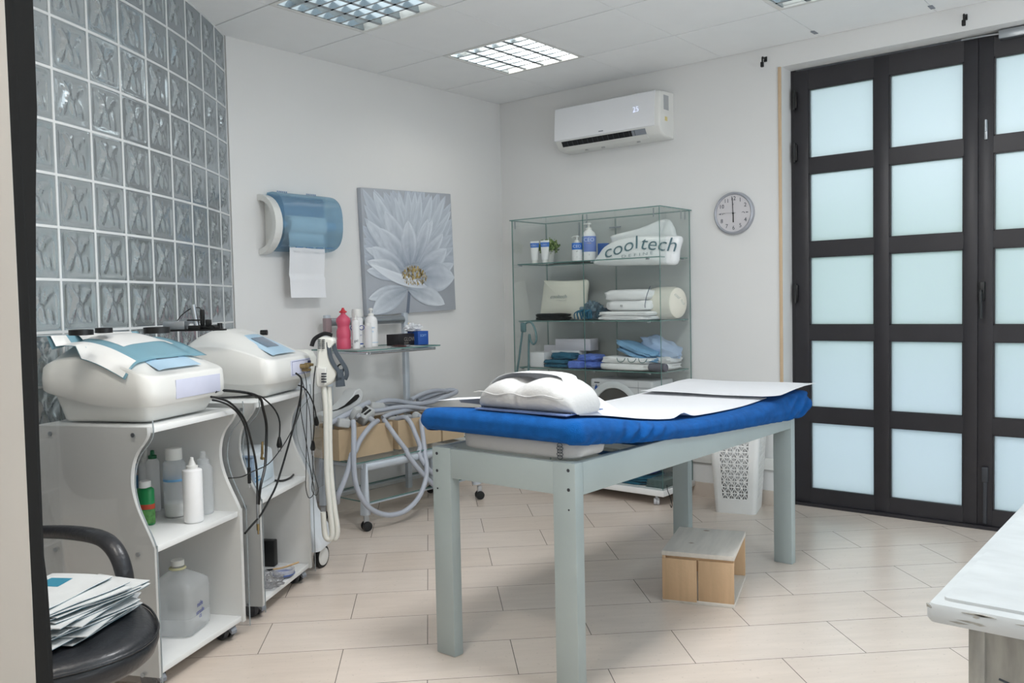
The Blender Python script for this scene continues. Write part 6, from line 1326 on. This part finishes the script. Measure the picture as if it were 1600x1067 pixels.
b = MB(); q = PD(12, 760, 2.60); va = math.atan2(_ray(12, 760).y, _ray(12, 760).x); b.soft((q.x, q.y, .58), (.40, .085, .46), rz=va, amp=.02, e=.5, seed=1); b.tube([(cc_.x-.12, cc_.y-.02, .395), (q.x+.05, q.y-.02, .41), (q.x-.01, q.y, .50), (q.x-.01, q.y, .62)], .016, seg=10)
# back rest stays behind the partition edge
b.build('backrest', LEA, t)
# pile of flat sachets
SW = mat('sachet_white', (.84, .85, .85), .32, var=.05, scale=12, bump=.25, bscale=20, coat=.3); STL = mat('sachet_teal', (.16, .38, .46), .4)
dS = Vector((-.40, .916, 0)).normalized(); sS = Vector((-dS.y, dS.x, 0)); rS = math.atan2(dS.y, dS.x)
where = ['lowest of the pile', 'second from the bottom', 'third from the bottom', 'fourth from the bottom', 'fifth from the bottom', 'sixth from the bottom', 'seventh from the bottom', 'eighth from the bottom', 'in the middle of the pile', 'just above the middle', 'sixth from the top', 'fifth from the top', 'fourth from the top', 'third from the top', 'second from the top', 'topmost with a teal label']
rnd = random.Random(11)
for k in range(16):
    off = rnd.uniform(-.014, .014); ang = rS+rnd.uniform(-.20, .20)+.012*(8-k); z = .4900+.0058*k; c = Vector((2.105, -4.02, z))+sS*(.085+off)+dS*rnd.uniform(-.03, .035)
    if k == 15: c = Vector((2.04, -4.075, z))+sS*.04; ang = rS+.10
    M_ = Matrix.Translation(c) @ Matrix.Rotation(ang, 4, 'Z'); L_, W_ = .27, .17; ph = rnd.uniform(0, 6)
    lift = lambda u, v: .0022*math.sin(u*7+ph)*math.sin(PI*v)+(.030*max(0, u-.72)**1.5*(2 if k in (3, 9) else rnd_c))*1.0+.003*max(0, .12-v)*10*math.sin(u*9+ph)*.3
    rnd_c = rnd.uniform(-.2, 1.8)
    o = thing('sachet', tuple(c), ang, 'flat white and teal sachet on the office chair, '+where[k], 'sachet', 'sachets piled on the office chair')
    b = MB(); b.T = M_; b.grid(lambda u, v: (-L_/2+L_*u, -W_/2+W_*v, lift(u, v)+.0020), 18, 6, thick=(0, 0, .0022)); b.build('front_foil', SW, o, smooth=50)
    b = MB(); b.T = M_; b.grid(lambda u, v: (-L_/2+.003+(L_-.006)*u, -W_/2+.001+(W_-.002)*v, lift(u, v)*.85+.0004), 18, 6, thick=(0, 0, .0012)); b.build('back_foil', STL, o, smooth=50)
    if k == 15:
        b = MB(); b.T = M_; b.grid(lambda u, v: (.045+.055*u, .0+.06*v, lift(.68+.2*u, .5+.3*v)+.0044), 4, 4); b.build('teal_label', mat('teal_label', (.20, .50, .60), .4), o)
    if k in (6,):
        b = MB(); b.T = M_; b.tube([(-.05+.008*math.cos(a), -.055+.008*math.sin(a), lift(.3, .1)+.0042) for a in [2*PI*i/16 for i in range(16)]], .0008, seg=5, smooth=1, closed=True); b.build('printed_ring', INK, o)
